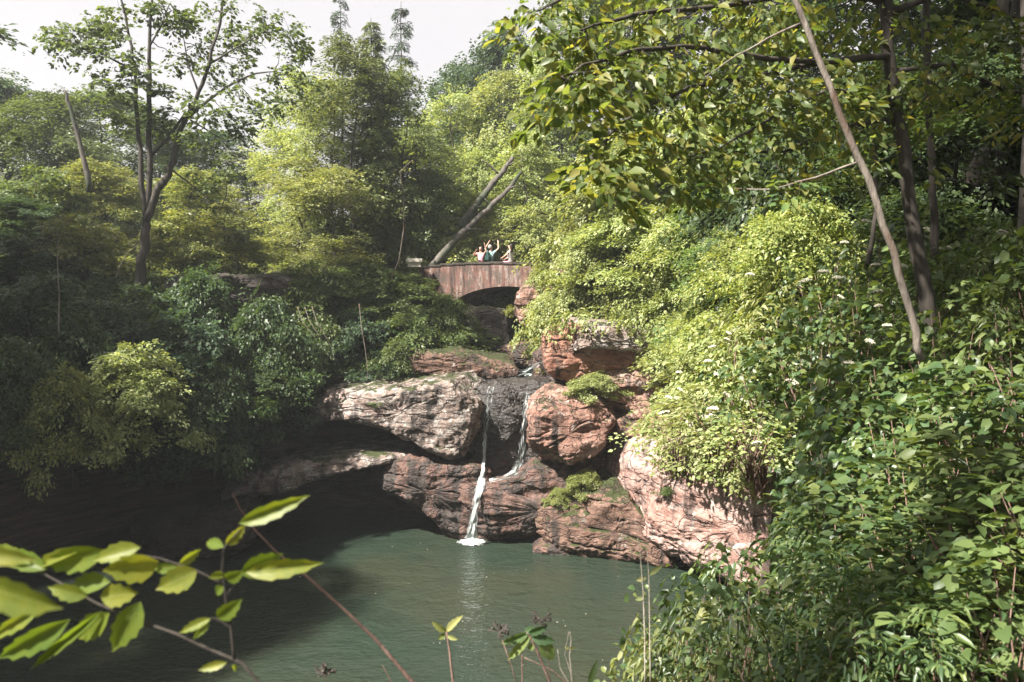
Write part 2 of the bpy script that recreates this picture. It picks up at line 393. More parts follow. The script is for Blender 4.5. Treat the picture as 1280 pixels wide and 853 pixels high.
# ------------------------------------------------------------------ terrain
POOL = np.array([(-1.6, 28.6), (.9, 28.6), (3, 28.0), (5.6, 26.6), (7.2, 23.2), (6.2, 18), (3.4, 13.5), (.8, 10), (-3, 8.5), (-9, 8.5), (-15, 11),
                 (-19, 17), (-18.5, 24), (-14, 29.5), (-9, 32), (-5, 31.5), (-2.6, 30.2)], float)
CTRL = np.array([
 (0, 0, 8.25), (0, 1.8, 8.0), (-4, 0, 8), (-4, 3, 6.2), (-10, 0, 8), (-12, 5, 6.2), (0, 4, 6.1), (-2, 6, 3.5), (1.4, 3, 7.3), (1.3, 5, 6.0),
 (3, 4, 8.0), (5, 5, 9.0), (8, 6, 11.2), (12, 8, 15), (2.2, 8, 5.6), (4, 9, 7.0), (7, 10, 9.0), (12, 12, 12.6), (4.2, 13, 5.2), (6.4, 14, 6.6),
 (10, 16, 9.8), (16, 16, 15), (7.2, 18, 5.0), (10, 20, 7.5), (14, 22, 10.6), (8.6, 24, 6.0), (11, 27, 8.6), (6.5, 28.5, 7.6), (3.2, 30, 7.2), (8, 33, 9),
 (14, 32, 13), (20, 28, 17), (5, 37, 9), (10, 40, 11), (20, 40, 17),
 (-2, 30.4, 5.5), (-5, 32.4, 5.8), (-6, 35, 7.7), (-4, 37.5, 8.9), (-9, 33, 7.2), (-12, 34, 9), (-15, 31, 8.8), (-16, 27.6, 7.2), (-20, 22, 7),
 (-24, 26, 9.5), (-22, 14, 8.5), (-20, 37, 9.4), (-10, 42, 9.6), (-30, 30, 11), (-30, 10, 10), (-20, 5, 8.5),
 (-40, 60, 15), (-20, 60, 12.5), (0, 56, 10), (0, 75, 13), (20, 60, 18), (40, 50, 26), (0, 110, 20), (-60, 100, 22), (60, 100, 34), (40, 20, 28),
 (30, 5, 24), (-50, 20, 15), (-40, -20, 12), (0, -20, 10), (30, -20, 18), (0, 250, 30), (-200, 150, 30), (200, 150, 45), (0, -200, 12), (-200, -100, 15), (200, -100, 40)], float)
def seg_dist(x, y, P, closed=True):
    d = np.full(x.shape, 1e9); n = len(P); inside = np.zeros(x.shape, bool)
    for i in range(n if closed else n - 1):
        a = P[i]; b = P[(i + 1) % n]; e = b - a
        t = np.clip(((x - a[0]) * e[0] + (y - a[1]) * e[1]) / (e @ e), 0, 1)
        d = np.minimum(d, np.hypot(x - a[0] - t * e[0], y - a[1] - t * e[1]))
        if closed:
            c = ((a[1] > y) != (b[1] > y)) & (x < (b[0] - a[0]) * (y - a[1]) / (b[1] - a[1] + 1e-12) + a[0])
            inside ^= c
    return (np.where(inside, -d, d)) if closed else d
STREAM = np.array([(-.4, 27.5), (-.3, 29.5), (.9, 32), (.6, 34), (-.5, 36.5), (-.6, 40), (-.3, 45), (-1, 52), (1, 60)], float)
SZ_Y = [27, 33.5, 36, 39, 45, 60]; SZ_Z = [5.35, 5.5, 5.9, 6.4, 7.6, 9.3]
def Hf(x, y, detail=True):
    x = np.atleast_1d(np.asarray(x, float)); y = np.atleast_1d(np.asarray(y, float))
    num = 0; den = 0
    for cx, cy, cz in CTRL:
        w = 1 / (((x - cx) ** 2 + (y - cy) ** 2) ** 1.6 + .2)
        num = num + w * cz; den = den + w
    B = num / den
    p3 = np.stack([x, y, 0 * x], 1)
    if detail: B = B + .35 * fbm(p3 * .35, 3) * smooth(2, 8, np.hypot(x, y)) + .12 * fbm(p3 * 1.3 + 9, 3)
    dn = .35 * fbm(p3 * .5 + 5, 2)
    d = seg_dist(x, y, POOL) + dn
    wid = 1.0 + 3.4 * smooth(20, 12, y) * smooth(-30, 0, x + 12)
    k = smooth(0, 1, d / wid)
    z = -1.3 + (B + 1.3) * k
    ds = seg_dist(x, y, STREAM, False)
    bed = np.interp(y, SZ_Y, SZ_Z) - .25
    wall = bed + 1.0 * smooth(1.5, 2.0, ds) + 2.4 * smooth(2.2, 4.8, ds) + smooth(4, 9, ds) * 8
    z = np.where((y > 28.3), np.minimum(z, np.maximum(wall, bed)), z)
    return z
def H1(x, y): return float(Hf(x, y)[0])

def build_ground():
    def axis(lo, hi, c, n, s):
        t = np.linspace(-1, 1, n); a = np.sinh(t * s) / math.sinh(s)
        return c + np.where(a < 0, a * (c - lo), a * (hi - c))
    xs = axis(-300, 300, 0, 560, 4.6); ys = axis(-200, 400, 22, 560, 4.6)
    X, Y = np.meshgrid(xs, ys); x, y = X.ravel(), Y.ravel()
    Z = Hf(x, y)
    n = len(xs); i, j = np.meshgrid(np.arange(n - 1), np.arange(len(ys) - 1)); a = (j * n + i).ravel()
    me = np_mesh('ground', np.stack([x, y, Z], 1), np.stack([a, a + 1, a + n + 1, a + n], 1), True)
    tag(link('ground', me, M['ground']), 'dark leaf littered earth of the ravine around the pool', kind='structure')
build_ground()
def sheet(name, P, z, mat, label):
    me = bpy.data.meshes.new(name); me.from_pydata([(a, b, z) for a, b in P], [], [tuple(range(len(P)))]); me.update()
    return tag(link(name, me, mat), label, kind='structure')
sheet('pool_water', [(-30, 6), (12, 6), (12, 33), (-30, 33)], 0, M['pool'], 'dark green rippled plunge pool below the waterfall')
def build_stream():
    V = []; n = 9; Fs = []
    pts = np.array([np.interp(np.linspace(0, 8, 90), np.arange(9), STREAM[:, k]) for k in (0, 1)]).T
    pts = pts[pts[:, 1] > 28.85]
    for i, (x, y) in enumerate(pts):
        t = pts[min(i + 1, len(pts) - 1)] - pts[max(i - 1, 0)]; t = t / np.linalg.norm(t); s = (t[1], -t[0])
        z = float(np.interp(y, SZ_Y, SZ_Z)); hw = 1.9
        for k in range(n):
            q = (k / (n - 1) - .5) * 2 * hw; V.append((x + s[0] * q, y + s[1] * q, z - .03))
    m = len(pts)
    a = np.array([(i * n + k, i * n + k + 1, (i + 1) * n + k + 1, (i + 1) * n + k) for i in range(m - 1) for k in range(n - 1)])
    V = np.array(V); V[:, 2] += .05 * fbm(V * 1.3, 3)
    tag(link('stream_water', np_mesh('stream_water', V, a, True), M['stream']), 'shallow rocky stream flowing from under the bridge to the fall', kind='structure')
build_stream()

# ------------------------------------------------------------------ rocks
def rock(label, outline, Y, back, bulge, mat, seed, strata=.16, amp=.12, dip=.08, name='rock_ledge', cat='rock', nu=300, nv=150, sq=.34, warp=1.0, band=2.0, flat=.5, cuts=6, crev=.45, grow=1.06):
    """closed rock body: outline given at the photo's pixels, real distance Y (a number or ((px0,Y0),(px1,Y1))), `bulge` metres to the front, `back` to the rear"""
    fy = (lambda px: Y) if not isinstance(Y, tuple) else (lambda px: float(np.interp(px, [Y[0][0], Y[1][0]], [Y[0][1], Y[1][1]])))
    mx_, my_ = np.mean(outline, 0); outline = [(mx_ + (px - mx_) * grow + np.sign(px - mx_) * 3, my_ + (py - my_) * grow + np.sign(py - my_) * 3) for px, py in outline]
    O = np.array([tuple(at(px, py, fy(px))) for px, py in outline])
    # even resampling with a light rounding
    for _ in range(2):
        nx = np.roll(O, -1, 0); O = np.stack([O * .75 + nx * .25, O * .25 + nx * .75], 1).reshape(-1, 3)
    seg = np.linalg.norm(np.roll(O, -1, 0) - O, axis=1); s = np.concatenate([[0], np.cumsum(seg)])
    OO = np.vstack([O, O[:1]]); q = np.linspace(0, s[-1], nu, endpoint=False)
    R = np.stack([np.interp(q, s, OO[:, k]) for k in range(3)], 1)
    C = R.mean(0)
    phi = np.linspace(.004, PI - .004, nv)
    r = np.abs(np.sin(phi)) ** sq
    co = np.sign(np.cos(phi)) * np.abs(np.cos(phi)) ** flat
    V = np.zeros((nv, nu, 3))
    for i in range(nv):
        V[i] = C + (R - C) * r[i]
        V[i, :, 1] += -bulge * co[i] if co[i] > 0 else -back * co[i]
    V = V.reshape(-1, 3)
    rr_ = np.random.RandomState(seed * 13 + 5)
    for q_ in range(cuts):
        nrm = rr_.randn(3) * np.array([1, .8, .9]); nrm[1] = -abs(nrm[1]) - .15; nrm /= np.linalg.norm(nrm)
        pr = V @ nrm; lim = np.percentile(pr, rr_.uniform(86, 98)); V = V - nrm * (np.maximum(0, pr - lim) * .75)[:, None]
    # radial / forward outward direction
    D = np.zeros_like(V); dd = (R - C); dl = dd / (np.linalg.norm(dd, axis=1)[:, None] + 1e-9)
    for i in range(nv):
        D[i * nu:(i + 1) * nu] = dl * r[i]
        D[i * nu:(i + 1) * nu, 1] += -np.cos(phi[i]) * .9
    D /= np.linalg.norm(D, axis=1)[:, None]
    sd = seed * 7.31
    W = V + .25 * warp * np.stack([fbm(V * .7 + sd, 3), fbm(V * .7 + sd + 40, 3), fbm(V * .7 + sd + 80, 3)], 1)
    b = (W[:, 2] + dip * W[:, 0] + .15 * W[:, 1]) * band
    lay = np.floor(b); fr = b - lay
    hsh = lambda k: (np.sin(k * 12.9898 + seed * 3.1) * 43758.5453) % 1
    st = (hsh(lay) - .5) * (1 - smooth(.82, 1, fr)) + (hsh(lay + 1) - .5) * smooth(.82, 1, fr)
    gate = smooth(-.25, .3, fbm(V * np.array([.9, .9, 2.2]) + sd + 60, 2))
    st = st * (.35 + .65 * gate) - crev * gate * np.exp(-((fr - .93) / .05) ** 2)
    hz = D.copy(); hz[:, 2] *= .15
    n1 = fbm(V * .8 + sd, 2) * 1.6 + fbm(V * 2.2 + sd, 3) * .8
    cr = np.clip(ridged(V * np.array([1.1, 1.1, .7]) + sd + 30, 2) - 1.25, 0, 1)
    fine = fbm(V * 9 + sd, 3)
    V = V + hz * (strata * st)[:, None] + D * (amp * n1 - amp * 1.1 * cr + .028 * fine)[:, None]
    i, j = np.meshgrid(np.arange(nv - 1), np.arange(nu), indexing='ij')
    a = (i * nu + j).ravel(); b2 = (i * nu + (j + 1) % nu).ravel()
    Fc = np.stack([a, b2, b2 + nu, a + nu], 1)
    pl = [V[:nu].mean(0), V[-nu:].mean(0)]; m_ = len(V); V = np.vstack([V, pl]); jj = np.arange(nu); e_ = (nv - 1) * nu
    Fc = np.vstack([Fc, np.stack([jj, np.full(nu, m_), (jj + 1) % nu, jj], 1)[:0]])
    base = V.mean(0); base[2] = V[:, 2].min()
    bmv = V - base; me_ = bpy.data.meshes.new(name)
    me_.vertices.add(len(bmv)); me_.vertices.foreach_set('co', bmv.astype(np.float32).ravel())
    T3 = np.vstack([np.stack([np.full(nu, m_), (jj + 1) % nu, jj], 1), np.stack([np.full(nu, m_ + 1), e_ + jj, e_ + (jj + 1) % nu], 1)])
    lv = np.concatenate([Fc.ravel(), T3.ravel()]).astype(np.int32); nq, nt3 = len(Fc), len(T3)
    me_.loops.add(len(lv)); me_.loops.foreach_set('vertex_index', lv); me_.polygons.add(nq + nt3)
    me_.polygons.foreach_set('loop_start', np.concatenate([np.arange(nq) * 4, nq * 4 + np.arange(nt3) * 3]).astype(np.int32))
    me_.polygons.foreach_set('loop_total', np.concatenate([np.full(nq, 4), np.full(nt3, 3)]).astype(np.int32))
    me_.polygons.foreach_set('use_smooth', np.ones(nq + nt3, bool)); me_.update(calc_edges=True)
    o = link(name, me_, M[mat], loc=tuple(base))
    return tag(o, label, cat)

rock('pale lichened sandstone cap rock left of the waterfall lip, undercut beneath',
     [(372, 506), (400, 494), (440, 490), (480, 489), (520, 484), (560, 479), (600, 478), (608, 488), (604, 515), (604, 536), (588, 543), (582, 558), (562, 565), (540, 560), (515, 546), (488, 532), (455, 522), (420, 518), (385, 517)],
     ((380, 28.9), (600, 28.3)), 4.5, .7, 'rock_tan', 1, .16, .1, name='cap_rock')
rock('low reddish rounded ledge under the cap rock, left of the lower cascade',
     [(438, 592), (465, 578), (500, 573), (545, 576), (590, 580), (612, 598), (612, 640), (600, 660), (572, 664), (550, 652), (535, 634), (512, 620), (480, 612), (452, 604)],
     28.6, 3.2, .8, 'rock_wetred', 2, .3, .1, cuts=3, dip=.05)
rock('long thin pale shelf running left into the dark recess above the water',
     [(250, 626), (285, 600), (330, 586), (390, 576), (440, 569), (492, 567), (500, 575), (460, 582), (410, 592), (375, 604), (335, 613), (295, 622)],
     ((260, 27.6), (490, 29.0)), 3.5, .8, 'rock_tan', 3, .14, .1, grow=1.1, name='rock_shelf')
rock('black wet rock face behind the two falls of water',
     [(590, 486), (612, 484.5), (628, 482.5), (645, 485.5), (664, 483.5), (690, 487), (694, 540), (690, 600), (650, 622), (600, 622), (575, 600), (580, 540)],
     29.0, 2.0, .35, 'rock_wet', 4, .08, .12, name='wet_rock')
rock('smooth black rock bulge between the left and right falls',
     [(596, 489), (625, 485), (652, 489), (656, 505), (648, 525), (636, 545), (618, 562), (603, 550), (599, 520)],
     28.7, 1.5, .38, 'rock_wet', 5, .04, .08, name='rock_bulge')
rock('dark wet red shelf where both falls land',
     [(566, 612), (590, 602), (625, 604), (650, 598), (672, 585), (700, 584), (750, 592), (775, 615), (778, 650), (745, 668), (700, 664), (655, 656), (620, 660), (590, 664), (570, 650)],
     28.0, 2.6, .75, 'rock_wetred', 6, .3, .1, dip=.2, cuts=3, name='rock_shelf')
rock('reddish knob of rock jutting just right of the right fall',
     [(664, 515), (676, 498), (700, 488), (728, 492), (752, 508), (760, 530), (750, 552), (728, 564), (716, 580), (694, 590), (680, 578), (670, 550)],
     27.6, 2.6, .95, 'rock_red', 7, .26, .13, dip=-.25, name='boulder')
rock('flat orange block on top of the stack right of the stream',
     [(690, 452), (694, 420), (720, 412), (765, 418), (810, 428), (812, 452), (790, 468), (740, 470), (705, 468)],
     28.6, 3.0, .7, 'rock_orange', 8, .24, .08, cuts=6, sq=.38, flat=.5, grow=1.12, name='rock_block')
rock('thin grey brown slab capping the rock stack under the leaves',
     [(686, 426), (692, 412), (730, 404), (790, 410), (850, 422), (890, 438), (880, 450), (820, 440), (760, 430), (715, 430)],
     28.3, 3.2, 1.0, 'rock_tan', 9, .08, .07, cuts=6, sq=.38, flat=.5, grow=1.12, name='rock_slab')
rock('brown layered block in the middle of the stack behind the knob',
     [(722, 478), (745, 466), (800, 462), (850, 466), (878, 478), (872, 500), (840, 516), (790, 512), (750, 505), (730, 495)],
     28.2, 3.0, .8, 'rock_red', 10, .26, .1, cuts=6, sq=.38, flat=.5, grow=1.12, name='rock_block')
rock('undercut red slab low in the stack above the long pink slab',
     [(752, 520), (780, 510), (830, 512), (872, 520), (870, 540), (835, 552), (795, 558), (766, 552), (756, 538)],
     27.9, 3.0, .75, 'rock_red', 11, .24, .1, cuts=6, sq=.38, flat=.5, grow=1.12, name='rock_slab')
rock('dark recessed rock wall behind the stacked blocks',
     [(670, 450), (720, 430), (800, 440), (900, 450), (930, 560), (900, 640), (780, 640), (700, 620), (680, 540)],
     30.0, 2.5, .6, 'rock_wetred', 12, .2, .12, name='rock_wall')
rock('long pink and white sunlit sandstone slab sloping down to the pool on the right',
     [(750, 585), (762, 563), (800, 556), (850, 562), (905, 576), (965, 594), (1040, 612), (1090, 680), (1060, 770), (1000, 772), (950, 740), (905, 712), (872, 698), (835, 682), (800, 655), (765, 625)],
     ((755, 27.2), (1040, 21.6)), 4.0, 1.3, 'rock_pink', 13, .13, .14, dip=.42, band=1.3, grow=1.03, cuts=5, nu=420, nv=200, name='rock_slab')
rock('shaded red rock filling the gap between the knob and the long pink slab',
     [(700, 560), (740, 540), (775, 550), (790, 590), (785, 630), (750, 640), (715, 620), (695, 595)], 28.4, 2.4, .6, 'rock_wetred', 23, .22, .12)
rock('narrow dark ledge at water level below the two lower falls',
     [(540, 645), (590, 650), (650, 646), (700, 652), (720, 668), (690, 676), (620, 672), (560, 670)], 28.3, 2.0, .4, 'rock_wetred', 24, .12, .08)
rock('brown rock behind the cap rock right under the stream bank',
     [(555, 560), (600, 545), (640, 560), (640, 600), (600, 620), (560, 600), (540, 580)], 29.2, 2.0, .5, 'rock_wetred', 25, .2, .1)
rock('mossy green undercut ledge at the waterline below the pink slab',
     [(684, 622), (710, 606), (750, 600), (780, 618), (800, 645), (840, 672), (868, 690), (862, 700), (820, 698), (770, 690), (725, 682), (694, 674), (680, 655)],
     ((690, 27.4), (860, 25.5)), 2.6, .7, 'rock_moss', 14, .34, .12, dip=.2, cuts=3)
rock('flat brown rock just breaking the pool surface right of the splash',
     [(668, 687), (680, 681), (700, 680), (716, 684), (712, 690), (690, 692), (674, 691)],
     26.9, .9, .5, 'rock_wetred', 15, .03, .04, nu=120, nv=60, name='flat_rock')
# left bank cap rocks and recess
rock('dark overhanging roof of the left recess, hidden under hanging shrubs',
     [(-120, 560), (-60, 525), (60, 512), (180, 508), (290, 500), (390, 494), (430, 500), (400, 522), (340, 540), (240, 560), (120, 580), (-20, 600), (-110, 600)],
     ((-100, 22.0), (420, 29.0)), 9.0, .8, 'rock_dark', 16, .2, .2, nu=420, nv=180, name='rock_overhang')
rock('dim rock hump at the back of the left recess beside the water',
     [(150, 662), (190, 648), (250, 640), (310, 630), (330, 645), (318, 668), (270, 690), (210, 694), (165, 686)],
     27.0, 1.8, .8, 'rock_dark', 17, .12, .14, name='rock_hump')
# upstream ledges
rock('thin mossy ledge above the left bank shrubs beside the stream',
     [(486, 448), (510, 440), (560, 442), (600, 448), (640, 456), (640, 472), (600, 476), (560, 470), (520, 462), (490, 458)],
     31.0, 2.6, .5, 'rock_moss', 18, .14, .1)
rock('flat wet ledge in the stream above the fall lip',
     [(618, 440), (650, 432), (700, 436), (706, 450), (670, 456), (630, 452)],
     33.5, 1.5, .5, 'rock_wetred', 19, .08, .06, nu=160, nv=80)
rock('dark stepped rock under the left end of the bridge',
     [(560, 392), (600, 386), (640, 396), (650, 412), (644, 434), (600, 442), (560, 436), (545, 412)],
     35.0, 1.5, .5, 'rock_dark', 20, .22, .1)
rock('sunlit red boulder at the right end of the bridge',
     [(650, 372), (672, 360), (700, 366), (716, 384), (712, 402), (690, 410), (664, 408), (650, 394)],
     33.6, 2.2, .7, 'rock_red', 21, .14, .12, name='boulder')
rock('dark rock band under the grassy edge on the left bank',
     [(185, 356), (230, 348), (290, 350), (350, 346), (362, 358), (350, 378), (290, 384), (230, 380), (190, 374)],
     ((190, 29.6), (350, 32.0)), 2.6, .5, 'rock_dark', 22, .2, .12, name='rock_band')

# ------------------------------------------------------------------ foliage machinery
TPL = {}
TPL['far'] = (np.array([(0, 0, 0), (.48, .3, .06), (1, 0, -.06), (.48, -.3, .06)]), np.array([(0, 1, 2, 3)]))
TPL['needle'] = (np.array([(0, 0, 0), (.4, .1, .0), (1, 0, -.05), (.4, -.1, .0)]), np.array([(0, 1, 2, 3)]))
TPL['mid'] = (np.array([(0, 0, 0), (.33, 0, -.02), (.68, 0, -.05), (1, 0, -.16), (.3, .27, .07), (.68, .2, .01), (.3, -.27, .07), (.68, -.2, .01)]),
              np.array([(0, 1, 4), (1, 5, 4), (1, 2, 5), (2, 3, 5), (0, 6, 1), (1, 6, 7), (1, 7, 2), (2, 7, 3)]))
TPL['lance'] = (TPL['mid'][0] * np.array([1.2, .6, 1.4]), TPL['mid'][1])
TPL['round'] = (TPL['mid'][0] * np.array([.85, 1.25, .8]), TPL['mid'][1])
def _near_tpl(width=.3, serr=.02, curl=.22, n=9):
    V = []; Fs = []
    for i in range(n + 1):
        t = i / n
        w = width * (math.sin(PI * min(1, t ** .78)) ** .8) if 0 < t < 1 else 0
        w *= 1 + (serr * 6 if i % 2 else -serr * 3) if 0 < i < n else 1
        zc = -curl * t * t
        for k in (-1, -.5, 0, .5, 1):
            V.append((t + (abs(k) * .05 if i % 2 else 0), k * w, zc + abs(k) * w * .35 + (.012 if abs(k) == .5 else 0) * math.sin(t * 20)))
    for i in range(n):
        for k in range(4):
            a = i * 5 + k; Fs.append((a, a + 1, a + 6, a + 5))
    return np.array(V), np.array(Fs)
TPL['near'] = _near_tpl()
TPL['elm'] = _near_tpl(.27, .0, .3)

def make_spray(rng, nl=26, L=.8, W=.45, leaf=.1, tilt=.5, droop=.25, upn=1.0):
    """a flat leafy twig lying along +X: positions, directions, normals, sizes"""
    P, D, Nn, S = [], [], [], []
    for i in range(nl):
        t = rng.uniform(.08, 1); side = rng.choice([-1, 1])
        lat = side * W * rng.uniform(.0, 1) * math.sin(PI * min(1, t * .85 + .12))
        x = t * L; z = -droop * t * t * L - .12 * abs(lat) + rng.normal(0, .05 * L)
        P.append((x, lat, z))
        a = side * rng.uniform(.2, 1.2)
        d = np.array([math.cos(a), math.sin(a), -rng.uniform(0, .6) * (droop + .4)])
        D.append(d / np.linalg.norm(d))
        n = np.array([rng.normal(0, tilt), rng.normal(0, tilt), upn]); Nn.append(n / np.linalg.norm(n))
        S.append(leaf * rng.uniform(.45, 1.4))
    return np.array(P), np.array(D), np.array(Nn), np.array(S)

def place(sprays, rng, pos, az, pitch, scale, roll=None):
    m = len(pos); which = rng.randint(0, len(sprays), m); out = [[], [], [], []]
    roll = rng.normal(0, .3, m) if roll is None else roll
    for v, (P, D, Nn, S) in enumerate(sprays):
        idx = np.where(which == v)[0]
        if not len(idx): continue
        ca, sa = np.cos(az[idx]), np.sin(az[idx]); cp, sp = np.cos(pitch[idx]), np.sin(pitch[idx]); cr, sr = np.cos(roll[idx]), np.sin(roll[idx])
        z0 = np.zeros_like(ca)
        ex = np.stack([ca * cp, sa * cp, sp], 1)
        ey0 = np.stack([-sa, ca, z0], 1); ez0 = np.stack([-ca * sp, -sa * sp, cp], 1)
        ey = ey0 * cr[:, None] + ez0 * sr[:, None]; ez = -ey0 * sr[:, None] + ez0 * cr[:, None]
        tr = lambda A: A[None, :, 0, None] * ex[:, None] + A[None, :, 1, None] * ey[:, None] + A[None, :, 2, None] * ez[:, None]
        sc_ = scale[idx]
        out[0].append((tr(P) * sc_[:, None, None] + pos[idx][:, None]).reshape(-1, 3))
        out[1].append(tr(D).reshape(-1, 3)); out[2].append(tr(Nn).reshape(-1, 3))
        out[3].append((S[None] * (sc_[:, None] ** .35)).reshape(-1))
    return [np.concatenate(o) for o in out]

def leaf_geo(P, D, Nn, S, tpl='far'):
    TV, TF = TPL[tpl]
    side = np.cross(Nn, D); side /= np.linalg.norm(side, axis=1)[:, None] + 1e-9
    up = np.cross(D, side)
    V = (TV[None, :, 0, None] * D[:, None] + TV[None, :, 1, None] * side[:, None] + TV[None, :, 2, None] * up[:, None]) * S[:, None, None] + P[:, None]
    n = len(P); k = len(TV)
    Fc = (TF[None] + (np.arange(n) * k)[:, None, None]).reshape(-1, TF.shape[1])
    return V.reshape(-1, 3), Fc
def leaves_mesh(name, P, D, Nn, S, tpl='far'):
    V, Fc = leaf_geo(P, D, Nn, S, tpl)
    return np_mesh(name, V, Fc, tpl not in ('far', 'needle'))

class Proto:
    def __init__(s, crown, trunk, h, w): s.crown, s.trunk, s.h, s.w = crown, trunk, h, w
def broad_tree(seed, h=12., r=3.4, base=.25, clumps=60, spc=13, leaf=.15, nl=26, top=1.0, droop=.25, shape='dome', spl=.9, trunk_r=.16, tier=False, tilt=.5, gap=0.0, tpl='far', cl=.3, cz=.3, coh=.9):
    rng = np.random.RandomState(seed); rnd = random.Random(seed)
    sprays = [make_spray(rng, nl, spl, spl * .55, leaf, tilt, droop) for _ in range(7)]
    ctr = []
    lean = rng.normal(0, .04 * h, 2)
    for i in range(clumps * 3):
        if len(ctr) >= clumps: break
        t = rng.uniform(0, 1) ** .85; zz = base + (1 - base) * t
        prof = {'dome': math.sin(PI * min(1, .18 + .8 * t)) ** .6, 'cone': (1 - t) ** .75 + .06, 'egg': math.sin(PI * min(1, .1 + .86 * t)) ** .8, 'bush': math.sqrt(max(0, 1 - t * t)) + .05}[shape]
        a = rng.uniform(0, 2 * PI); q = rng.uniform(.35, 1) ** .6 * prof * r * rng.uniform(.65, 1.2) * (1 + .28 * math.sin(3 * a + seed + 5 * t) + .15 * math.sin(7 * a + 11 * t))
        ctr.append((math.cos(a) * q + lean[0] * zz, math.sin(a) * q + lean[1] * zz, zz * h + (0 if not tier else round(rng.uniform(0, 1) * 2) * .02), a, q))
    pos, az, pit, scl = [], [], [], []
    cr = r * cl
    for (x, y, z, a, q) in ctr:
        n = int(spc * rng.uniform(.6, 1.4))
        p0 = rng.normal(-.05, .2); sl = rng.normal(-.3, .15)
        for _ in range(n):
            dx, dy = rng.normal(0, cr * .6, 2); dz = rng.normal(0, r * cz * .5)
            pos.append((x + dx, y + dy, z + dz + sl * (dx * math.cos(a) + dy * math.sin(a)) - .1 * math.hypot(dx, dy))); az.append(a + rng.normal(0, coh)); pit.append(p0 + rng.normal(0, .14)); scl.append(rng.uniform(.7, 1.3))
    A = place(sprays, rng, np.array(pos), np.array(az), np.array(pit), np.array(scl))
    crown = leaves_mesh('crown', *A, tpl=tpl)
    mb = MB(); tp = Vector((lean[0], lean[1], h * .93))
    T = wiggle((0, 0, -.5), tp, 9, .02, rnd); R = [trunk_r * (1 - .88 * i / 9) + .01 for i in range(10)]; R[0] *= 1.3
    mb.tube(T, R, 8, seed, .05)
    order = sorted(ctr, key=lambda c: -c[4])
    for k, (x, y, z, a, q) in enumerate(order[:int(clumps * .6)]):
        tz = max(.1 * h, z - q * rnd.uniform(.35, .9)); i = min(9, max(0, (tz + .5) / (tp.z + .5) * 9)); i0 = int(i)
        s = T[i0].lerp(T[min(9, i0 + 1)], i - i0); r0 = max(.012, R[i0] * .42)
        pts = wiggle(s, (x, y, z), 5, .035, rnd); mb.tube(pts, [r0 * (1 - .8 * j / 5) for j in range(6)], 5, k)
    trunk = mb.mesh('trunk', True)
    return Proto(crown, trunk, h, r)
def conifer(seed, h=14., r=2.6, whorls=34, leaf=.17, start=.12, sparse=0.0, droop=.5, per=6, trunk_r=.16):
    rng = np.random.RandomState(seed); rnd = random.Random(seed)
    sprays = [make_spray(rng, 34, .75, .26, leaf, .35, .35) for _ in range(6)]
    mb = MB(); T = wiggle((0, 0, -.5), (0, 0, h), 12, .006, rnd); R = [trunk_r * (1 - .95 * i / 12) + .008 for i in range(13)]
    mb.tube(T, R, 8, seed, .05)
    pos, az, pit, scl = [], [], [], []
    for w in range(whorls):
        t = start + (1 - start) * (w + rng.uniform(-.3, .3)) / whorls; t = min(.99, t); z = t * h
        rr = r * ((1 - t) ** .7 + .05) * rng.uniform(.7, 1.15)
        for k in range(per):
            if rng.uniform() < sparse: continue
            a = rng.uniform(0, 2 * PI); L = rr * rng.uniform(.6, 1.1); n = max(2, int(L / .2)); up = rng.uniform(-.05, .25)
            end = Vector((math.cos(a) * L, math.sin(a) * L, z + L * (up - droop * .5)))
            mb.tube([(0, 0, z), (math.cos(a) * L * .5, math.sin(a) * L * .5, z + L * .5 * up), tuple(end)], [.03, .02, .006], 4, k)
            for j in range(n):
                f = (j + .6) / n
                pos.append((math.cos(a) * L * f, math.sin(a) * L * f, z + L * f * up - droop * .5 * L * f * f))
                az.append(a + rng.choice([-1, 1]) * rng.uniform(.1, .9)); pit.append(-.25 + rng.normal(0, .15)); scl.append(rng.uniform(.7, 1.15) * (1 - .35 * t))
    A = place(sprays, rng, np.array(pos), np.array(az), np.array(pit), np.array(scl))
    return Proto(leaves_mesh('crown', *A, tpl='needle'), mb.mesh('trunk', True), h, r)

